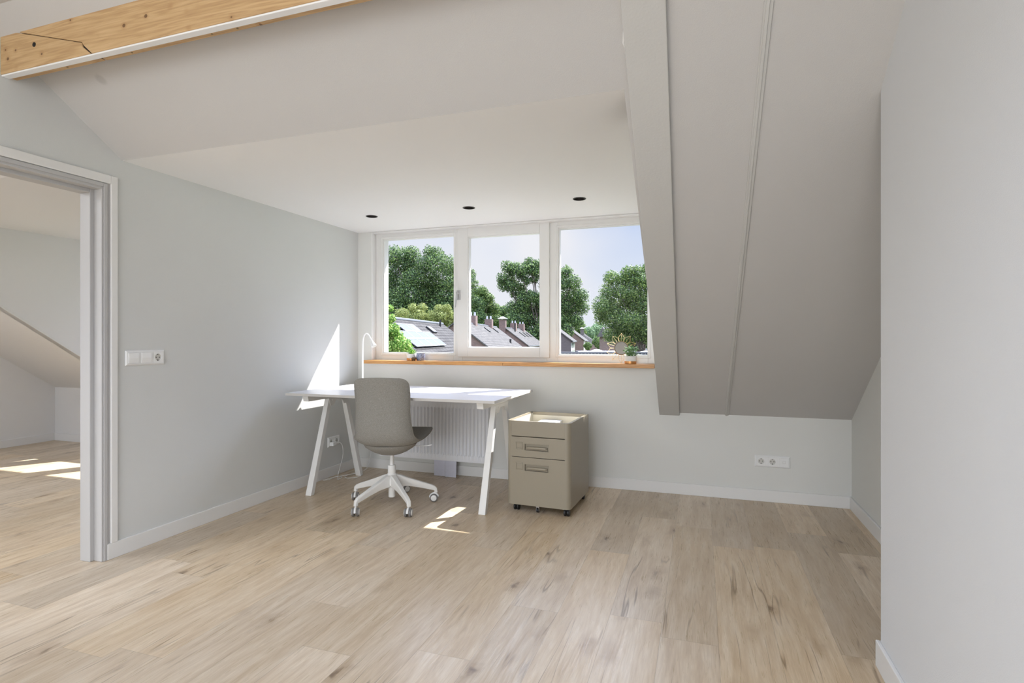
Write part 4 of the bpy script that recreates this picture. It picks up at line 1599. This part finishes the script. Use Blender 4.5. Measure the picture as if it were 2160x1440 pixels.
# patterned glass tealight holder
n = 32
mb = MB().lathe([(0.030, 0.0), (0.034, 0.003), (0.0385, 0.022), (0.0385, 0.040), (0.035, 0.056), (0.037, 0.062), (0.035, 0.062), (0.033, 0.055), (0.036, 0.040), (0.036, 0.024), (0.031, 0.008)], seg=n)
vo_ = thing('tealight_holder', 'small blue patterned glass tealight holder beside the succulent', 'candle holder', (-2.224, 4.165, SZ))
mb.build('glass_cup', M['votive'], vo_, smooth=True)
MB().lathe([(0.019, 0.009), (0.019, 0.022), (0.017, 0.022)], seg=20).build('tealight', M['copper'], vo_, smooth=True)

# little bronze elephant
el_ = thing('elephant_figurine', 'tiny bronze elephant figurine in front of the succulent pot', 'figurine', (-2.268, 4.118, SZ), math.radians(10))
mb = MB()
mb.sphere((0, 0, 0.019), 0.012, 16, 10, (1.2, 0.85, 0.9))
mb.sphere((0.018, 0, 0.022), 0.008, 14, 8, (1.0, 0.95, 1.0))
mb.tube([(0.023, 0, 0.022), (0.029, 0, 0.015), (0.030, 0, 0.007), (0.033, 0, 0.004)], [0.0042, 0.0035, 0.0026, 0.002], 8)
for (x_, y_) in ((0.008, 0.005), (0.008, -0.005), (-0.009, 0.005), (-0.009, -0.005)):
    mb.tube([(x_, y_, 0.016), (x_, y_, 0.0)], [0.0042, 0.0036], 8)
mb.tube([(-0.013, 0, 0.023), (-0.017, 0, 0.017), (-0.017, 0, 0.012)], 0.001, 6)
mb.build('body', M['bronze'], el_, smooth=True)
mb = MB()
for s in (-1, 1):
    mb.sphere((0.014, s * 0.0085, 0.022), 0.007, 12, 8, (0.75, 0.22, 1.0))
mb.build('ears', M['bronze'], el_, smooth=True)

# starburst mirror leaning against the window
mr = thing('starburst_mirror', 'round mirror in a gold wire starburst frame leaning on the window, right', 'mirror', (-0.566, 4.196, SZ))
mr.rotation_euler = (math.radians(-5), 0, 0)
MB().lathe([(0.050, 0.0), (0.050, 0.006), (0.046, 0.007)], c=(0, 0, 0.114), seg=48, mat=Matrix.Rotation(PI / 2, 4, 'X')).build('mirror_disc', M['mirror'], mr, smooth=True, angle=8)
mb = MB()
ringp = [(0.051 * math.cos(2 * PI * i / 40), -0.003, 0.114 + 0.051 * math.sin(2 * PI * i / 40)) for i in range(41)]
mb.tube(ringp, 0.0018, 6, caps=False)
nr = 10
for i in range(nr):
    a = 2 * PI * (i + 0.0) / nr + math.radians(18)
    da = 2 * PI / nr / 2

    def pt(rad_, an, y_=0.0):
        return Vector((rad_ * math.cos(an), y_, 0.114 + rad_ * math.sin(an)))
    tip = pt(0.1125, a, 0.0)
    l0, r0 = pt(0.083, a - da * 0.85, -0.004), pt(0.083, a + da * 0.85, -0.004)
    m0 = pt(0.052, a - da, 0)
    m1 = pt(0.052, a + da, 0)
    mb.tube([m0, l0, tip], 0.0011, 5)
    mb.tube([m1, r0, tip], 0.0011, 5)
    mb.tube([pt(0.052, a, 0), pt(0.083, a, 0.006), tip], 0.0009, 5)
mb.build('starburst_frame', M['gold'], mr, smooth=True)

# ================================================================== outside
GZ = -5.5
RV = Vector((math.cos(TH), math.sin(TH), 0))
FV = Vector((-math.sin(TH), math.cos(TH), 0))


def rf(lat, d, z):
    """point given sideways / forward metres from the viewer and height above eye level"""
    return RV * lat + FV * d + Vector((0, 0, EYE + z))


gr = MB().box(-700, 700, 14, 900, GZ - 0.5, GZ)
struct(gr.build('ground', M['grass']), 'green ground far below the window', 'ground')


def gable_house(nm, label, A, B, run, pitch, roofm, wallm, back_run=None):
    """ridge from A (near end) to B (far end); roof falls to both sides; gable walls below"""
    A, B = Vector(A), Vector(B)
    t_ = thing(nm, label, 'house', (A.x, A.y, GZ), world=True)
    rd = (B - A)
    rd.z = 0
    L = rd.length
    rd.normalize()
    dn = Vector((rd.y, -rd.x, 0))      # to the right of the ridge direction
    def roof_side(s, rn):
        a0 = A - rd * 0.25
        b0 = B + rd * 0.25
        e0 = a0 + dn * s * rn - Vector((0, 0, rn * pitch))
        e1 = b0 + dn * s * rn - Vector((0, 0, rn * pitch))
        up = Vector((0, 0, 0.16))
        mb_ = MB()
        mb_.hexa([a0, b0, e1, e0], [a0 + up, b0 + up, e1 + up, e0 + up])
        off = WOFF[t_.name]
        cosp = math.sqrt(1 + pitch * pitch)
        ax_ = A.copy()

        def uvf(co):
            p = co + off - ax_
            return (p.dot(rd), abs(p.dot(dn)) * cosp)
        return mb_.build('roof', roofm, t_, recalc=True, uvs=uvf)
    r1 = roof_side(1, run)
    r2 = roof_side(-1, back_run or run)
    rn = run - 0.35
    rb = (back_run or run) - 0.35
    w = [A + dn * -rb - Vector((0, 0, rb * pitch)), A - Vector((0, 0, 0.02)), A + dn * rn - Vector((0, 0, rn * pitch)),
         Vector((A + dn * rn).xy.to_3d()) + Vector((0, 0, GZ)), Vector((A - dn * rb).xy.to_3d()) + Vector((0, 0, GZ))]
    MB().prism(w, rd * L).build('wall', wallm, t_, recalc=True)
    # ridge cap and gutter
    MB().tube([A + Vector((0, 0, .14)), B + Vector((0, 0, .14))], 0.13, 8).build('ridge_tiles', M['zinc'], t_, smooth=True)
    ge = dn * (run + 0.05) - Vector((0, 0, run * pitch - 0.02))
    MB().tube([A + ge, B + ge], 0.09, 8).build('gutter', M['zinc'], t_, smooth=True)
    return t_, rd, dn, L, r1


def on_roof(A, rd, dn, pitch, u, s, lift=0.17):
    n_ = Vector((dn.x * pitch, dn.y * pitch, 1)).normalized()
    return Vector(A) + rd * u + dn * s - Vector((0, 0, s * pitch)) + n_ * lift


def roof_patch(mb, A, rd, dn, pitch, u0, u1, s0, s1, l0, l1):
    lo = [on_roof(A, rd, dn, pitch, u, s, l0) for u, s in ((u0, s0), (u1, s0), (u1, s1), (u0, s1))]
    hi = [on_roof(A, rd, dn, pitch, u, s, l1) for u, s in ((u0, s0), (u1, s0), (u1, s1), (u0, s1))]
    mb.hexa(lo, hi)
    return mb


def chimney(t_, A, rd, dn, pitch, u, s, w, d, top, pots=2, cap=False, mat='brick'):
    c_ = Vector(A) + rd * u + dn * s
    zb = c_.z - abs(s) * pitch - 0.8
    zt = EYE + top
    mb = MB()
    q = [c_ + rd * (a * d) + dn * (b__ * w) for a, b__ in ((-.5, -.5), (-.5, .5), (.5, .5), (.5, -.5))]
    lo = [Vector((p.x, p.y, zb)) for p in q]
    hi = [Vector((p.x, p.y, zt)) for p in q]
    mb.hexa(lo, hi)
    cm = mb.build('chimney', M[mat], t_, recalc=True)
    if cap:
        lo = [Vector((c_.x, c_.y, 0)) + rd * (a * d * 1.4) + dn * (b__ * w * 1.4) + Vector((0, 0, zt + 0.12)) for a, b__ in ((-.5, -.5), (-.5, .5), (.5, .5), (.5, -.5))]
        hi = [Vector((c_.x, c_.y, 0)) + rd * (a * d * .25) + dn * (b__ * w * .25) + Vector((0, 0, zt + 0.55)) for a, b__ in ((-.5, -.5), (-.5, .5), (.5, .5), (.5, -.5))]
        o_ = MB().hexa(lo, hi).build('chimney_cap', M['alu'], t_, recalc=True)
        o_.parent = cm
    for i in range(pots):
        p = c_ + dn * ((i - (pots - 1) / 2) * w * 0.5)
        o_ = MB().tube([(p.x, p.y, zt - 0.02), (p.x, p.y, zt + 0.5)], [0.16, 0.13], 12).build('chimney_pot', M['alu'], t_, smooth=True)
        o_.parent = cm


PT = 0.75
# house A with the solar panels
A = rf(-8.2, 30.0, 1.116)
B = rf(-6.2, 49.6, 1.116)
tA, rd, dn, L, r1 = gable_house('solar_house', 'row house with anthracite tiled roof and solar panels outside the left pane', A, B, 3.1, PT, M['tiles_dark'], M['brick'])
# place panels: u along the ridge, s down the slope
us, ss = 1.70, 1.18
U0 = 0.6
for r_ in range(3):
    for c_ in range(4):
        if r_ == 0 and c_ in (0, 3):
            continue
        # bottom row is complete; rows shift with the view of the roof
        u0 = 2.05 + c_ * 1.93
        s0 = 0.56 + r_ * 0.63
        mb = roof_patch(MB(), A, rd, dn, PT, u0, u0 + 1.88, s0, s0 + 0.60, 0.24, 0.27)
        pn = mb.build('solar_panel', M['solar'], tA, recalc=True)
        mb = MB()
        fr = 0.032
        for (a0, a1, b0, b1) in ((0, 1.88, 0, fr), (0, 1.88, 0.60 - fr, 0.60), (0, fr, 0, 0.60), (1.88 - fr, 1.88, 0, 0.60)):
            roof_patch(mb, A, rd, dn, PT, u0 + a0, u0 + a1, s0 + b0, s0 + b1, 0.235, 0.285)
        fo = mb.build('panel_frame', M['alu'], tA, recalc=True)
        fo.parent = pn
for (u0, s0) in ((6.6, 0.58), (11.3, 0.56)):
    mb = roof_patch(MB(), A, rd, dn, PT, u0, u0 + 1.1, s0, s0 + 0.58, 0.14, 0.26)
    sk = mb.build('skylight', M['black'], tA, recalc=True)
    o_ = roof_patch(MB(), A, rd, dn, PT, u0 + .15, u0 + .95, s0 + .08, s0 + .48, 0.262, 0.275).build('pane', M['alu'], tA, recalc=True)
    o_.parent = sk
p = on_roof(A, rd, dn, PT, 17.3, 0.35, 0)
MB().tube([p, p + Vector((0, 0, 0.7))], [0.08, 0.08], 10).build('vent_pipe', M['black'], tA, smooth=True)

# house B
A = rf(-6.55, 64.5, 1.8)
B = rf(-2.72, 98, 1.8)
tB, rd, dn, L, r1 = gable_house('brick_row_house', 'brown brick row house with pale weathered roof and two chimneys, middle pane', A, B, 4.4, PT, M['tiles_light'], M['brick'], back_run=3.0)
chimney(tB, A, rd, dn, PT, 11.5, -0.1, 1.05, 1.5, 3.05, 2)
chimney(tB, A, rd, dn, PT, 25.0, 0.0, 1.15, 1.6, 3.05, 2)
for (u0, s0) in ((16.4, 0.5), (25.2, 0.45)):
    mb = roof_patch(MB(), A, rd, dn, PT, u0, u0 + 0.7, s0, s0 + 0.9, 0.14, 0.26)
    mb.build('skylight', M['black'], tB, recalc=True)
p = on_roof(A, rd, dn, PT, 24.0, 3.6, 0)
MB().tube([p, p + Vector((0, 0, 0.75))], 0.15, 10).build('vent_pipe', M['black'], tB, smooth=True)
# low lean-to roof in front of it at the left
# house C
A = rf(-1.25, 108, 1.85)
B = rf(2.9, 131, 1.85)
tC, rd, dn, L, r1 = gable_house('brick_row_house', 'farther brick house with a tall capped chimney on its gable, middle pane', A, B, 4.6, PT, M['tiles_light'], M['brick'])
chimney(tC, A, rd, dn, PT, 0.2, -0.6, 1.25, 1.25, 3.65, 0, cap=True)
chimney(tC, A, rd, dn, PT, 8.5, 0.1, 1.2, 1.6, 3.15, 2)
chimney(tC, A, rd, dn, PT, 18.5, 0.1, 1.3, 1.7, 3.2, 2)
for u0 in (9.5, 14.0, 18.5):
    roof_patch(MB(), A, rd, dn, PT, u0, u0 + 1.4, 1.0, 2.3, 0.14, 0.26).build('skylight', M['black'], tC, recalc=True)
p = on_roof(A, rd, dn, PT, 5.5, 0.9, 0)
MB().tube([p, p + Vector((0, 0, 1.9))], 0.13, 10).build('vent_pipe', M['black'], tC, smooth=True)
# house D1: front gable in the right pane
A = rf(6.56, 95.6, 2.29)
B = rf(8.37, 105.9, 2.29)
tD, rd, dn, L, r1 = gable_house('gabled_house', 'dark brick house with white windowed rear front, left edge of the right pane', A, B, 3.87, PT, M['tiles_light'], M['brick_dark'], back_run=1.2)
eL = A + dn * 3.55
mbw = MB()
for i in range(4):
    u0 = 0.7 + i * 2.35
    for (z0, z1) in ((-1.7, -0.9), (-3.6, -2.2)):
        p0 = eL + rd * u0
        lo = [Vector((p0.x, p0.y, EYE + z0)), Vector((p0.x, p0.y, EYE + z0)) + rd * 1.7, Vector((p0.x, p0.y, EYE + z0)) + rd * 1.7 + dn * 0.06, Vector((p0.x, p0.y, EYE + z0)) + dn * 0.06]
        hi = [q + Vector((0, 0, z1 - z0)) for q in lo]
        w_ = MB().hexa(lo, hi).build('window', M['house_glass'], tD, recalc=True)
lo = [Vector((eL.x, eL.y, GZ)) + rd * a + dn * b__ for a, b__ in ((0, 0), (L, 0), (L, 0.03), (0, 0.03))]
hi = [Vector((q.x, q.y, EYE - 0.75)) for q in lo]
MB().hexa(lo, hi).build('white_facade', M['house_white'], tD, recalc=True)
# house D2
A = rf(16.3, 162, 2.85)
B = rf(20.5, 186, 2.85)
tE, rd, dn, L, r1 = gable_house('gabled_house', 'brown brick gabled house with chimneys, second from left in the right pane', A, B, 4.9, PT, M['tiles_light'], M['brick'])
chimney(tE, A, rd, dn, PT, 3.5, -0.6, 1.4, 1.4, 4.0, 0, mat='brick')
chimney(tE, A, rd, dn, PT, 9.0, 0.2, 1.2, 1.4, 3.9, 0, mat='brick_dark')
chimney(tE, A, rd, dn, PT, 13.0, 0.4, 1.2, 1.4, 3.8, 0, mat='brick_dark')
eL = A + dn * 4.56
lo = [Vector((eL.x, eL.y, GZ)) + rd * a + dn * b__ for a, b__ in ((0, 0), (9, 0), (9, 0.03), (0, 0.03))]
hi = [Vector((q.x, q.y, EYE - 0.75)) for q in lo]
MB().hexa(lo, hi).build('white_facade', M['house_white'], tE, recalc=True)
# house D3: hipped roof with capped chimney
A = rf(27.6, 215, 1.9)
tF = thing('hipped_house', 'small house with steep grey hipped roof and capped chimney, right pane', 'house', (A.x, A.y, GZ), world=True)
q = [rf(22.0, 209, -2.3), rf(32.8, 209, -2.3), rf(34, 222, -2.3), rf(23, 222, -2.3)]
mb = MB()
mb._add(q + [rf(26.6, 214, 1.9), rf(28.2, 217, 1.9)], [(0, 1, 4), (1, 2, 5, 4), (2, 3, 5), (3, 0, 4, 5), (3, 2, 1, 0)])
mb.build('roof', M['tiles_dark'], tF, recalc=True, uvs=lambda co: (co.x, co.z * 1.4))
lo = [Vector((p_.x, p_.y, GZ)) for p_ in q]
MB().hexa(lo, q).build('wall', M['brick'], tF, recalc=True)
chimney(tF, rf(27.0, 214, 1.9), RV, FV, 0.5, 0, 0, 1.2, 1.2, 3.6, 0, cap=True, mat='brick_dark')
# brick house behind the right tree
A = rf(22.5, 118, 0)
tG = thing('brick_house', 'brown brick house with pale window frames behind the right tree', 'house', (A.x, A.y, GZ), world=True)
q = [rf(19.5, 112, 0), rf(31, 112, 0), rf(31, 124, 0), rf(19.5, 124, 0)]
lo = [Vector((p_.x, p_.y, GZ)) for p_ in q]
hi = [Vector((p_.x, p_.y, EYE + 0.3)) for p_ in q]
MB().hexa(lo, hi).build('wall', M['brick'], tG, recalc=True)
mb = MB()
mb._add([rf(19.0, 111.5, .3), rf(31.5, 111.5, .3), rf(31.5, 124.5, .3), rf(19.0, 124.5, .3), rf(19.2, 118, 2.4), rf(31.3, 118, 2.4)],
        [(0, 1, 5, 4), (2, 3, 4, 5), (1, 2, 5), (3, 0, 4), (3, 2, 1, 0)])
mb.build('roof', M['tiles_light'], tG, recalc=True, uvs=lambda co: (co.x, co.z * 1.4))
for (l_, z0) in ((26.9, -1.0), (26.9, -3.0), (23.0, -1.0)):
    lo = [rf(l_, 111.97, z0), rf(l_ + 1.3, 111.97, z0), rf(l_ + 1.3, 112.0, z0), rf(l_, 112.0, z0)]
    wf = MB().hexa(lo, [p_ + Vector((0, 0, 1.4)) for p_ in lo]).build('window_frame', M['house_white'], tG, recalc=True)
    lo = [rf(l_ + .2, 111.93, z0 + .2), rf(l_ + 1.1, 111.93, z0 + .2), rf(l_ + 1.1, 111.97, z0 + .2), rf(l_ + .2, 111.97, z0 + .2)]
    o_ = MB().hexa(lo, [p_ + Vector((0, 0, 1.0)) for p_ in lo]).build('pane', M['house_glass'], tG, recalc=True)
    o_.parent = wf

# low flat roofs with skylight domes
def flat_roof(lat0, lat1, d0, d1, z, label):
    c_ = rf((lat0 + lat1) / 2, d0, 0)
    t_ = thing('flat_roofed_shed', label, 'shed', (c_.x, c_.y, GZ), world=True)
    q_ = [rf(lat0, d0, z), rf(lat1, d0, z), rf(lat1, d1, z), rf(lat0, d1, z)]
    lo_ = [Vector((p_.x, p_.y, GZ)) for p_ in q_]
    MB().hexa(lo_, [p_ - Vector((0, 0, .25)) for p_ in q_]).build('wall', M['brick_dark'], t_, recalc=True)
    q2 = [rf(lat0 - .2, d0 - .2, z - .25), rf(lat1 + .2, d0 - .2, z - .25), rf(lat1 + .2, d1 + .2, z - .25), rf(lat0 - .2, d1 + .2, z - .25)]
    MB().hexa(q2, [p_ + Vector((0, 0, .25)) for p_ in q2]).build('roof', M['bitumen'], t_, recalc=True)
    return t_


def dome(t_, lat, d, z, r_):
    c_ = rf(lat, d, z)
    MB().lathe([(r_, 0), (r_, .12), (r_ * .8, .35), (r_ * .4, .5), (.05, .55)], c=c_, seg=20).build('skylight_dome', M['dome'], t_, smooth=True)


t_ = flat_roof(6.0, 17.0, 50, 66, -1.75, 'long grey flat roof with white skylight domes, nearest in the right pane')
dome(t_, 6.8, 53, -1.75, 1.0)
dome(t_, 9.8, 54, -1.75, 1.1)
dome(t_, 13.3, 54, -1.75, 1.5)
t_ = flat_roof(11.3, 24.0, 80, 98, -2.2, 'grey flat roof with two pale domes, farther in the right pane')
dome(t_, 12.8, 84, -2.2, 1.0)
dome(t_, 16.5, 84, -2.2, 1.2)
c_ = rf(14.9, 78, 0)
tag(MB().tube([(c_.x, c_.y, GZ), (c_.x, c_.y, EYE + 0.55)], 0.22, 10).build('flue_pipe', M['zinc'], smooth=True), 'thin grey flue pipe standing among the flat roofs', 'pipe')
# parapet with dark panels between white bars
c_ = rf(6.5, 30, 0)
pr = thing('roof_parapet', 'grey parapet with navy panels between white bars along the window bottom', 'parapet', (c_.x, c_.y, GZ), world=True)
zt_, zb_ = -0.745, -0.815
lo = [rf(2.2, 30, zb_ - .14), rf(8.2, 30, zb_ - .14), rf(8.2, 34, zb_ - .14), rf(2.2, 34, zb_ - .14)]
lo2 = [Vector((p_.x, p_.y, GZ)) for p_ in lo]
MB().hexa(lo2, [p_ + Vector((0, 0, .02)) for p_ in lo]).build('wall', M['brick_dark'], pr, recalc=True)
lo = [rf(2.1, 29.9, zb_), rf(8.3, 29.9, zb_), rf(8.3, 30.4, zb_), rf(2.1, 30.4, zb_)]
MB().hexa(lo, [p_ + Vector((0, 0, zt_ - zb_)) for p_ in lo]).build('coping', M['bitumen'], pr, recalc=True)
lo = [rf(2.2, 29.98, zb_ - .5), rf(8.2, 29.98, zb_ - .5), rf(8.2, 30.0, zb_ - .5), rf(2.2, 30.0, zb_ - .5)]
MB().hexa(lo, [p_ + Vector((0, 0, .5)) for p_ in lo]).build('panel', M['navy'], pr, recalc=True)
for i in range(33):
    l_ = 2.3 + i * 0.18
    lo = [rf(l_, 29.93, zb_ - .5), rf(l_ + .025, 29.93, zb_ - .5), rf(l_ + .025, 29.98, zb_ - .5), rf(l_, 29.98, zb_ - .5)]
    MB().hexa(lo, [p_ + Vector((0, 0, .5)) for p_ in lo]).build('bar', M['alu'], pr, recalc=True)


# ------------------------------------------------------------------ trees
def leaf_cloud(blobs, n, size, rnd, inner=0.35, squash=1.0):
    """leaf quads scattered in the outer shells of ellipsoid blobs (world points)"""
    mb = MB()
    wsum = [b__[3] ** 2 for b__ in blobs]
    tot = sum(wsum)
    vs, fs = [], []
    for (bx, by, bz, br) in blobs:
        k_ = int(n * br * br / tot)
        for _ in range(k_):
            v = Vector((rnd.gauss(0, 1), rnd.gauss(0, 1), rnd.gauss(0, 1))).normalized()
            rr_ = br * (inner + (1 - inner) * rnd.random() ** 0.55)
            # lumpy outline
            nz = noise.noise(Vector((v.x * 2.2 + bx, v.y * 2.2 + by, v.z * 2.2 + bz)))
            rr_ *= 1.0 + 0.28 * nz
            p_ = Vector((bx, by, bz)) + Vector((v.x, v.y, v.z * squash)) * rr_
            a_ = Vector((rnd.gauss(0, 1), rnd.gauss(0, 1), rnd.gauss(0, 1))).normalized()
            b2 = a_.cross(v)
            if b2.length < 1e-3:
                continue
            b2.normalize()
            s_ = size * rnd.uniform(0.6, 1.35)
            i0 = len(vs)
            vs += [p_ + a_ * s_, p_ + b2 * s_ * 0.62, p_ - a_ * s_, p_ - b2 * s_ * 0.62]
            fs.append((i0, i0 + 1, i0 + 2, i0 + 3))
    mb.v = vs
    mb.f = fs
    mb.mi = [0] * len(fs)
    return mb


def px(x, y, d):
    """point seen at photo pixel (x, y) standing d metres ahead"""
    return rf((x - 1080) / 1173.0 * d, d, (713 - y) / 1173.0 * d)


def tree(name, label, d, blobs_px, n, leafpx, mat, trunk=None, seed=1, inner=0.35, group=None, depth=0.9):
    rnd_ = random.Random(seed)
    bl = []
    k_ = d / 1173.0
    for (x_, y_, r_) in blobs_px:
        c = px(x_, y_, d + rnd_.uniform(-1, 1) * r_ * k_ * depth)
        bl.append((c.x, c.y, c.z, r_ * k_))
    tx = trunk[0] if trunk else blobs_px[0][0]
    base = px(tx, 713, d)
    t_ = thing(name, label, 'tree', (base.x, base.y, GZ), world=True, group=group)
    leaf_cloud(bl, n, leafpx * k_, rnd_, inner).build('crown', M[mat], t_)
    # trunk and main branches
    mb = MB()
    tr = (trunk[1] if trunk else 4) * k_
    top = Vector((base.x, base.y, min(b__[2] for b__ in bl)))
    cen = Vector((sum(b__[0] for b__ in bl) / len(bl), sum(b__[1] for b__ in bl) / len(bl), sum(b__[2] for b__ in bl) / len(bl)))
    fork = Vector((base.x, base.y, (top.z + GZ) / 2 + (cen.z - GZ) * 0.15))
    mb.tube([Vector((base.x, base.y, GZ)), fork.lerp(Vector((base.x, base.y, GZ)), .5) + Vector((tr * .3, 0, 0)), fork], [tr * 1.25, tr, tr * .85], 10)
    for b__ in bl[::2]:
        e_ = Vector((b__[0], b__[1], b__[2]))
        mid_ = fork.lerp(e_, .5) + Vector((rnd_.uniform(-1, 1), rnd_.uniform(-1, 1), rnd_.uniform(0, 1))) * b__[3] * .25
        mb.tube([fork - Vector((0, 0, tr)), mid_, e_], [tr * .30, tr * .2, tr * .08], 7)
        for _ in range(3):
            v = Vector((rnd_.gauss(0, 1), rnd_.gauss(0, 1), rnd_.gauss(0, .8))).normalized() * b__[3] * .8
            mb.tube([e_.lerp(mid_, .3), e_ + v * .5, e_ + v], [tr * .12, tr * .08, tr * .03], 5)
    mb.build('trunk', M['bark'], t_, smooth=True)
    return t_


def blobs_in(poly_rows, rnd_):
    """rows of (y, x0, x1, r) filled with overlapping circles"""
    out = []
    for (y_, x0, x1, r_) in poly_rows:
        n_ = max(1, int((x1 - x0) / (r_ * 0.9)) + 1)
        for i in range(n_):
            x_ = (x0 + x1) / 2 if n_ == 1 else x0 + (x1 - x0) * i / (n_ - 1)
            out.append((x_ + rnd_.uniform(-1, 1) * r_ * .2, y_ + rnd_.uniform(-1, 1) * r_ * .25, r_ * rnd_.uniform(.85, 1.12)))
    return out


R_ = random.Random(11)
tree('oak_tree', 'tall dark green tree filling the left window pane', 110,
     blobs_in([(538, 832, 872, 20), (536, 905, 925, 18), (560, 822, 950, 25), (592, 815, 965, 27), (625, 812, 968, 27), (657, 815, 968, 27), (685, 818, 966, 24)], R_),
     62000, 1.75, 'leaf_oak', (897, 6), 1)
tree('oak_tree', 'second dark tree behind the left window mullion', 138,
     blobs_in([(575, 962, 990, 20), (600, 966, 990, 20), (640, 975, 1000, 24), (675, 975, 1010, 24)], R_),
     15000, 1.75, 'leaf_oak', (980, 5), 2)
tree('yellow_tree', 'yellow green feathery tree above the solar roof, left pane', 92,
     blobs_in([(652, 873, 890, 12), (650, 925, 942, 12), (668, 852, 958, 15), (690, 850, 965, 16), (705, 940, 975, 14)], R_),
     22000, 1.5, 'leaf_yellow', (905, 3), 3)
tree('broad_tree', 'light green tree behind the chimneys, left part of the middle pane', 150,
     blobs_in([(617, 1004, 1016, 13), (632, 1000, 1030, 15), (652, 998, 1042, 17), (674, 990, 1050, 18), (694, 995, 1060, 17)], R_),
     26000, 1.6, 'leaf_mid', (1018, 4), 4)
tree('broad_tree', 'dark green tree between the two row houses, middle pane', 180,
     blobs_in([(655, 1055, 1064, 10), (672, 1044, 1075, 14), (692, 1040, 1085, 16)], R_),
     11000, 1.6, 'leaf_oak', (1060, 4), 5)
tree('oak_tree', 'large spreading oak across the middle and right panes', 142,
     blobs_in([(556, 1118, 1132, 14), (566, 1070, 1138, 15), (585, 1060, 1100, 15), (578, 1135, 1192, 17), (604, 1062, 1100, 13), (590, 1112, 1128, 10), (600, 1150, 1208, 18), (618, 1085, 1100, 10), (628, 1105, 1226, 19),
               (652, 1082, 1226, 20), (676, 1080, 1216, 19), (700, 1085, 1195, 19), (712, 1100, 1190, 15)], R_),
     58000, 1.75, 'leaf_oak', (1141, 6), 6, inner=0.3)
tree('oak_tree', 'tall airy oak at the right edge of the right pane', 73,
     blobs_in([(572, 1322, 1362, 16), (592, 1290, 1392, 19), (618, 1288, 1400, 21), (645, 1275, 1400, 22), (672, 1272, 1400, 22), (700, 1290, 1402, 20), (712, 1300, 1390, 14)], R_),
     54000, 1.75, 'leaf_mid', (1352, 5), 7, inner=0.3)
tree('broad_tree', 'light green tree behind the gabled houses, right pane', 235,
     blobs_in([(676, 1190, 1215, 11), (688, 1186, 1222, 12), (700, 1200, 1226, 10)], R_),
     11000, 1.5, 'leaf_mid', (1205, 2), 8)
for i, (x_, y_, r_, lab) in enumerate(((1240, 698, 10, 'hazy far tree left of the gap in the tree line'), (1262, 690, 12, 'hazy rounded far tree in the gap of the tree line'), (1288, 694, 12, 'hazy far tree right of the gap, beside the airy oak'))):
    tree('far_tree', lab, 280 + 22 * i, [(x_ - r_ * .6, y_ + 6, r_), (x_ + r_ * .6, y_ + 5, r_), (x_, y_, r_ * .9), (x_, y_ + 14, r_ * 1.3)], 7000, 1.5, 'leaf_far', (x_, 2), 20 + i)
# bushes and hedge around the flat roofs
for i, (x_, y_, r_, d_, lab) in enumerate(((1240, 727, 6, 150, 'round clipped green bush beside the hipped house'), (1262, 718, 9, 140, 'dark green bush right of the hipped house'), (1283, 716, 10, 135, 'leafy bush behind the flue pipe'),
                                          (1302, 718, 10, 130, 'leafy bush under the airy oak'), (1310, 736, 7, 46, 'small bush on the edge of the near flat roof'), (1335, 725, 10, 100, 'green bush in front of the brick house'), (1375, 728, 8, 70, 'low hedge at the far right of the window'))):
    rr_ = random.Random(40 + i)
    k_ = d_ / 1173.0
    bl = []
    for (ox, oy, q_) in ((0, 0, 1), (-.8, .3, .75), (.8, .3, .75), (0, .9, 1.0)):
        c_ = px(x_ + ox * r_, y_ + oy * r_, d_)
        bl.append((c_.x, c_.y, c_.z, r_ * q_ * k_))
    g0 = px(x_, y_, d_)
    t_ = thing('bush', lab, 'bush', (g0.x, g0.y, GZ), world=True)
    leaf_cloud(bl, 3500, 1.3 * k_, rr_, 0.5).build('foliage', M['leaf_mid'], t_)
    MB().tube([(g0.x, g0.y, GZ), (g0.x, g0.y, g0.z)], r_ * k_ * .15, 7).build('stem', M['bark'], t_)
# near leafy tree at the bottom left of the window
tree('near_tree', 'bright glossy leafy branches close outside the left pane', 13,
     [(822, 650, 8), (824, 672, 11), (828, 695, 15), (836, 716, 20), (850, 732, 20), (822, 735, 22), (862, 745, 14), (805, 700, 22)],
     9000, 2.4, 'leaf_near', (815, 5), 9, inner=0.15, depth=0.6)

# things of one kind share a group
GROUPS = {'oak_tree': 'trees beyond the houses', 'broad_tree': 'trees beyond the houses', 'yellow_tree': 'trees beyond the houses',
          'far_tree': 'hazy trees on the horizon', 'bush': 'bushes around the flat roofs', 'flat_roofed_shed': 'flat roofed sheds',
          'brick_row_house': 'row houses in the middle pane', 'gabled_house': 'gabled houses in the right pane', 'wall_socket': 'white socket plates low on the walls'}
for o_ in bpy.data.objects:
    if o_.parent is None:
        g_ = GROUPS.get(o_.name.split('.')[0])
        if g_:
            o_['group'] = g_
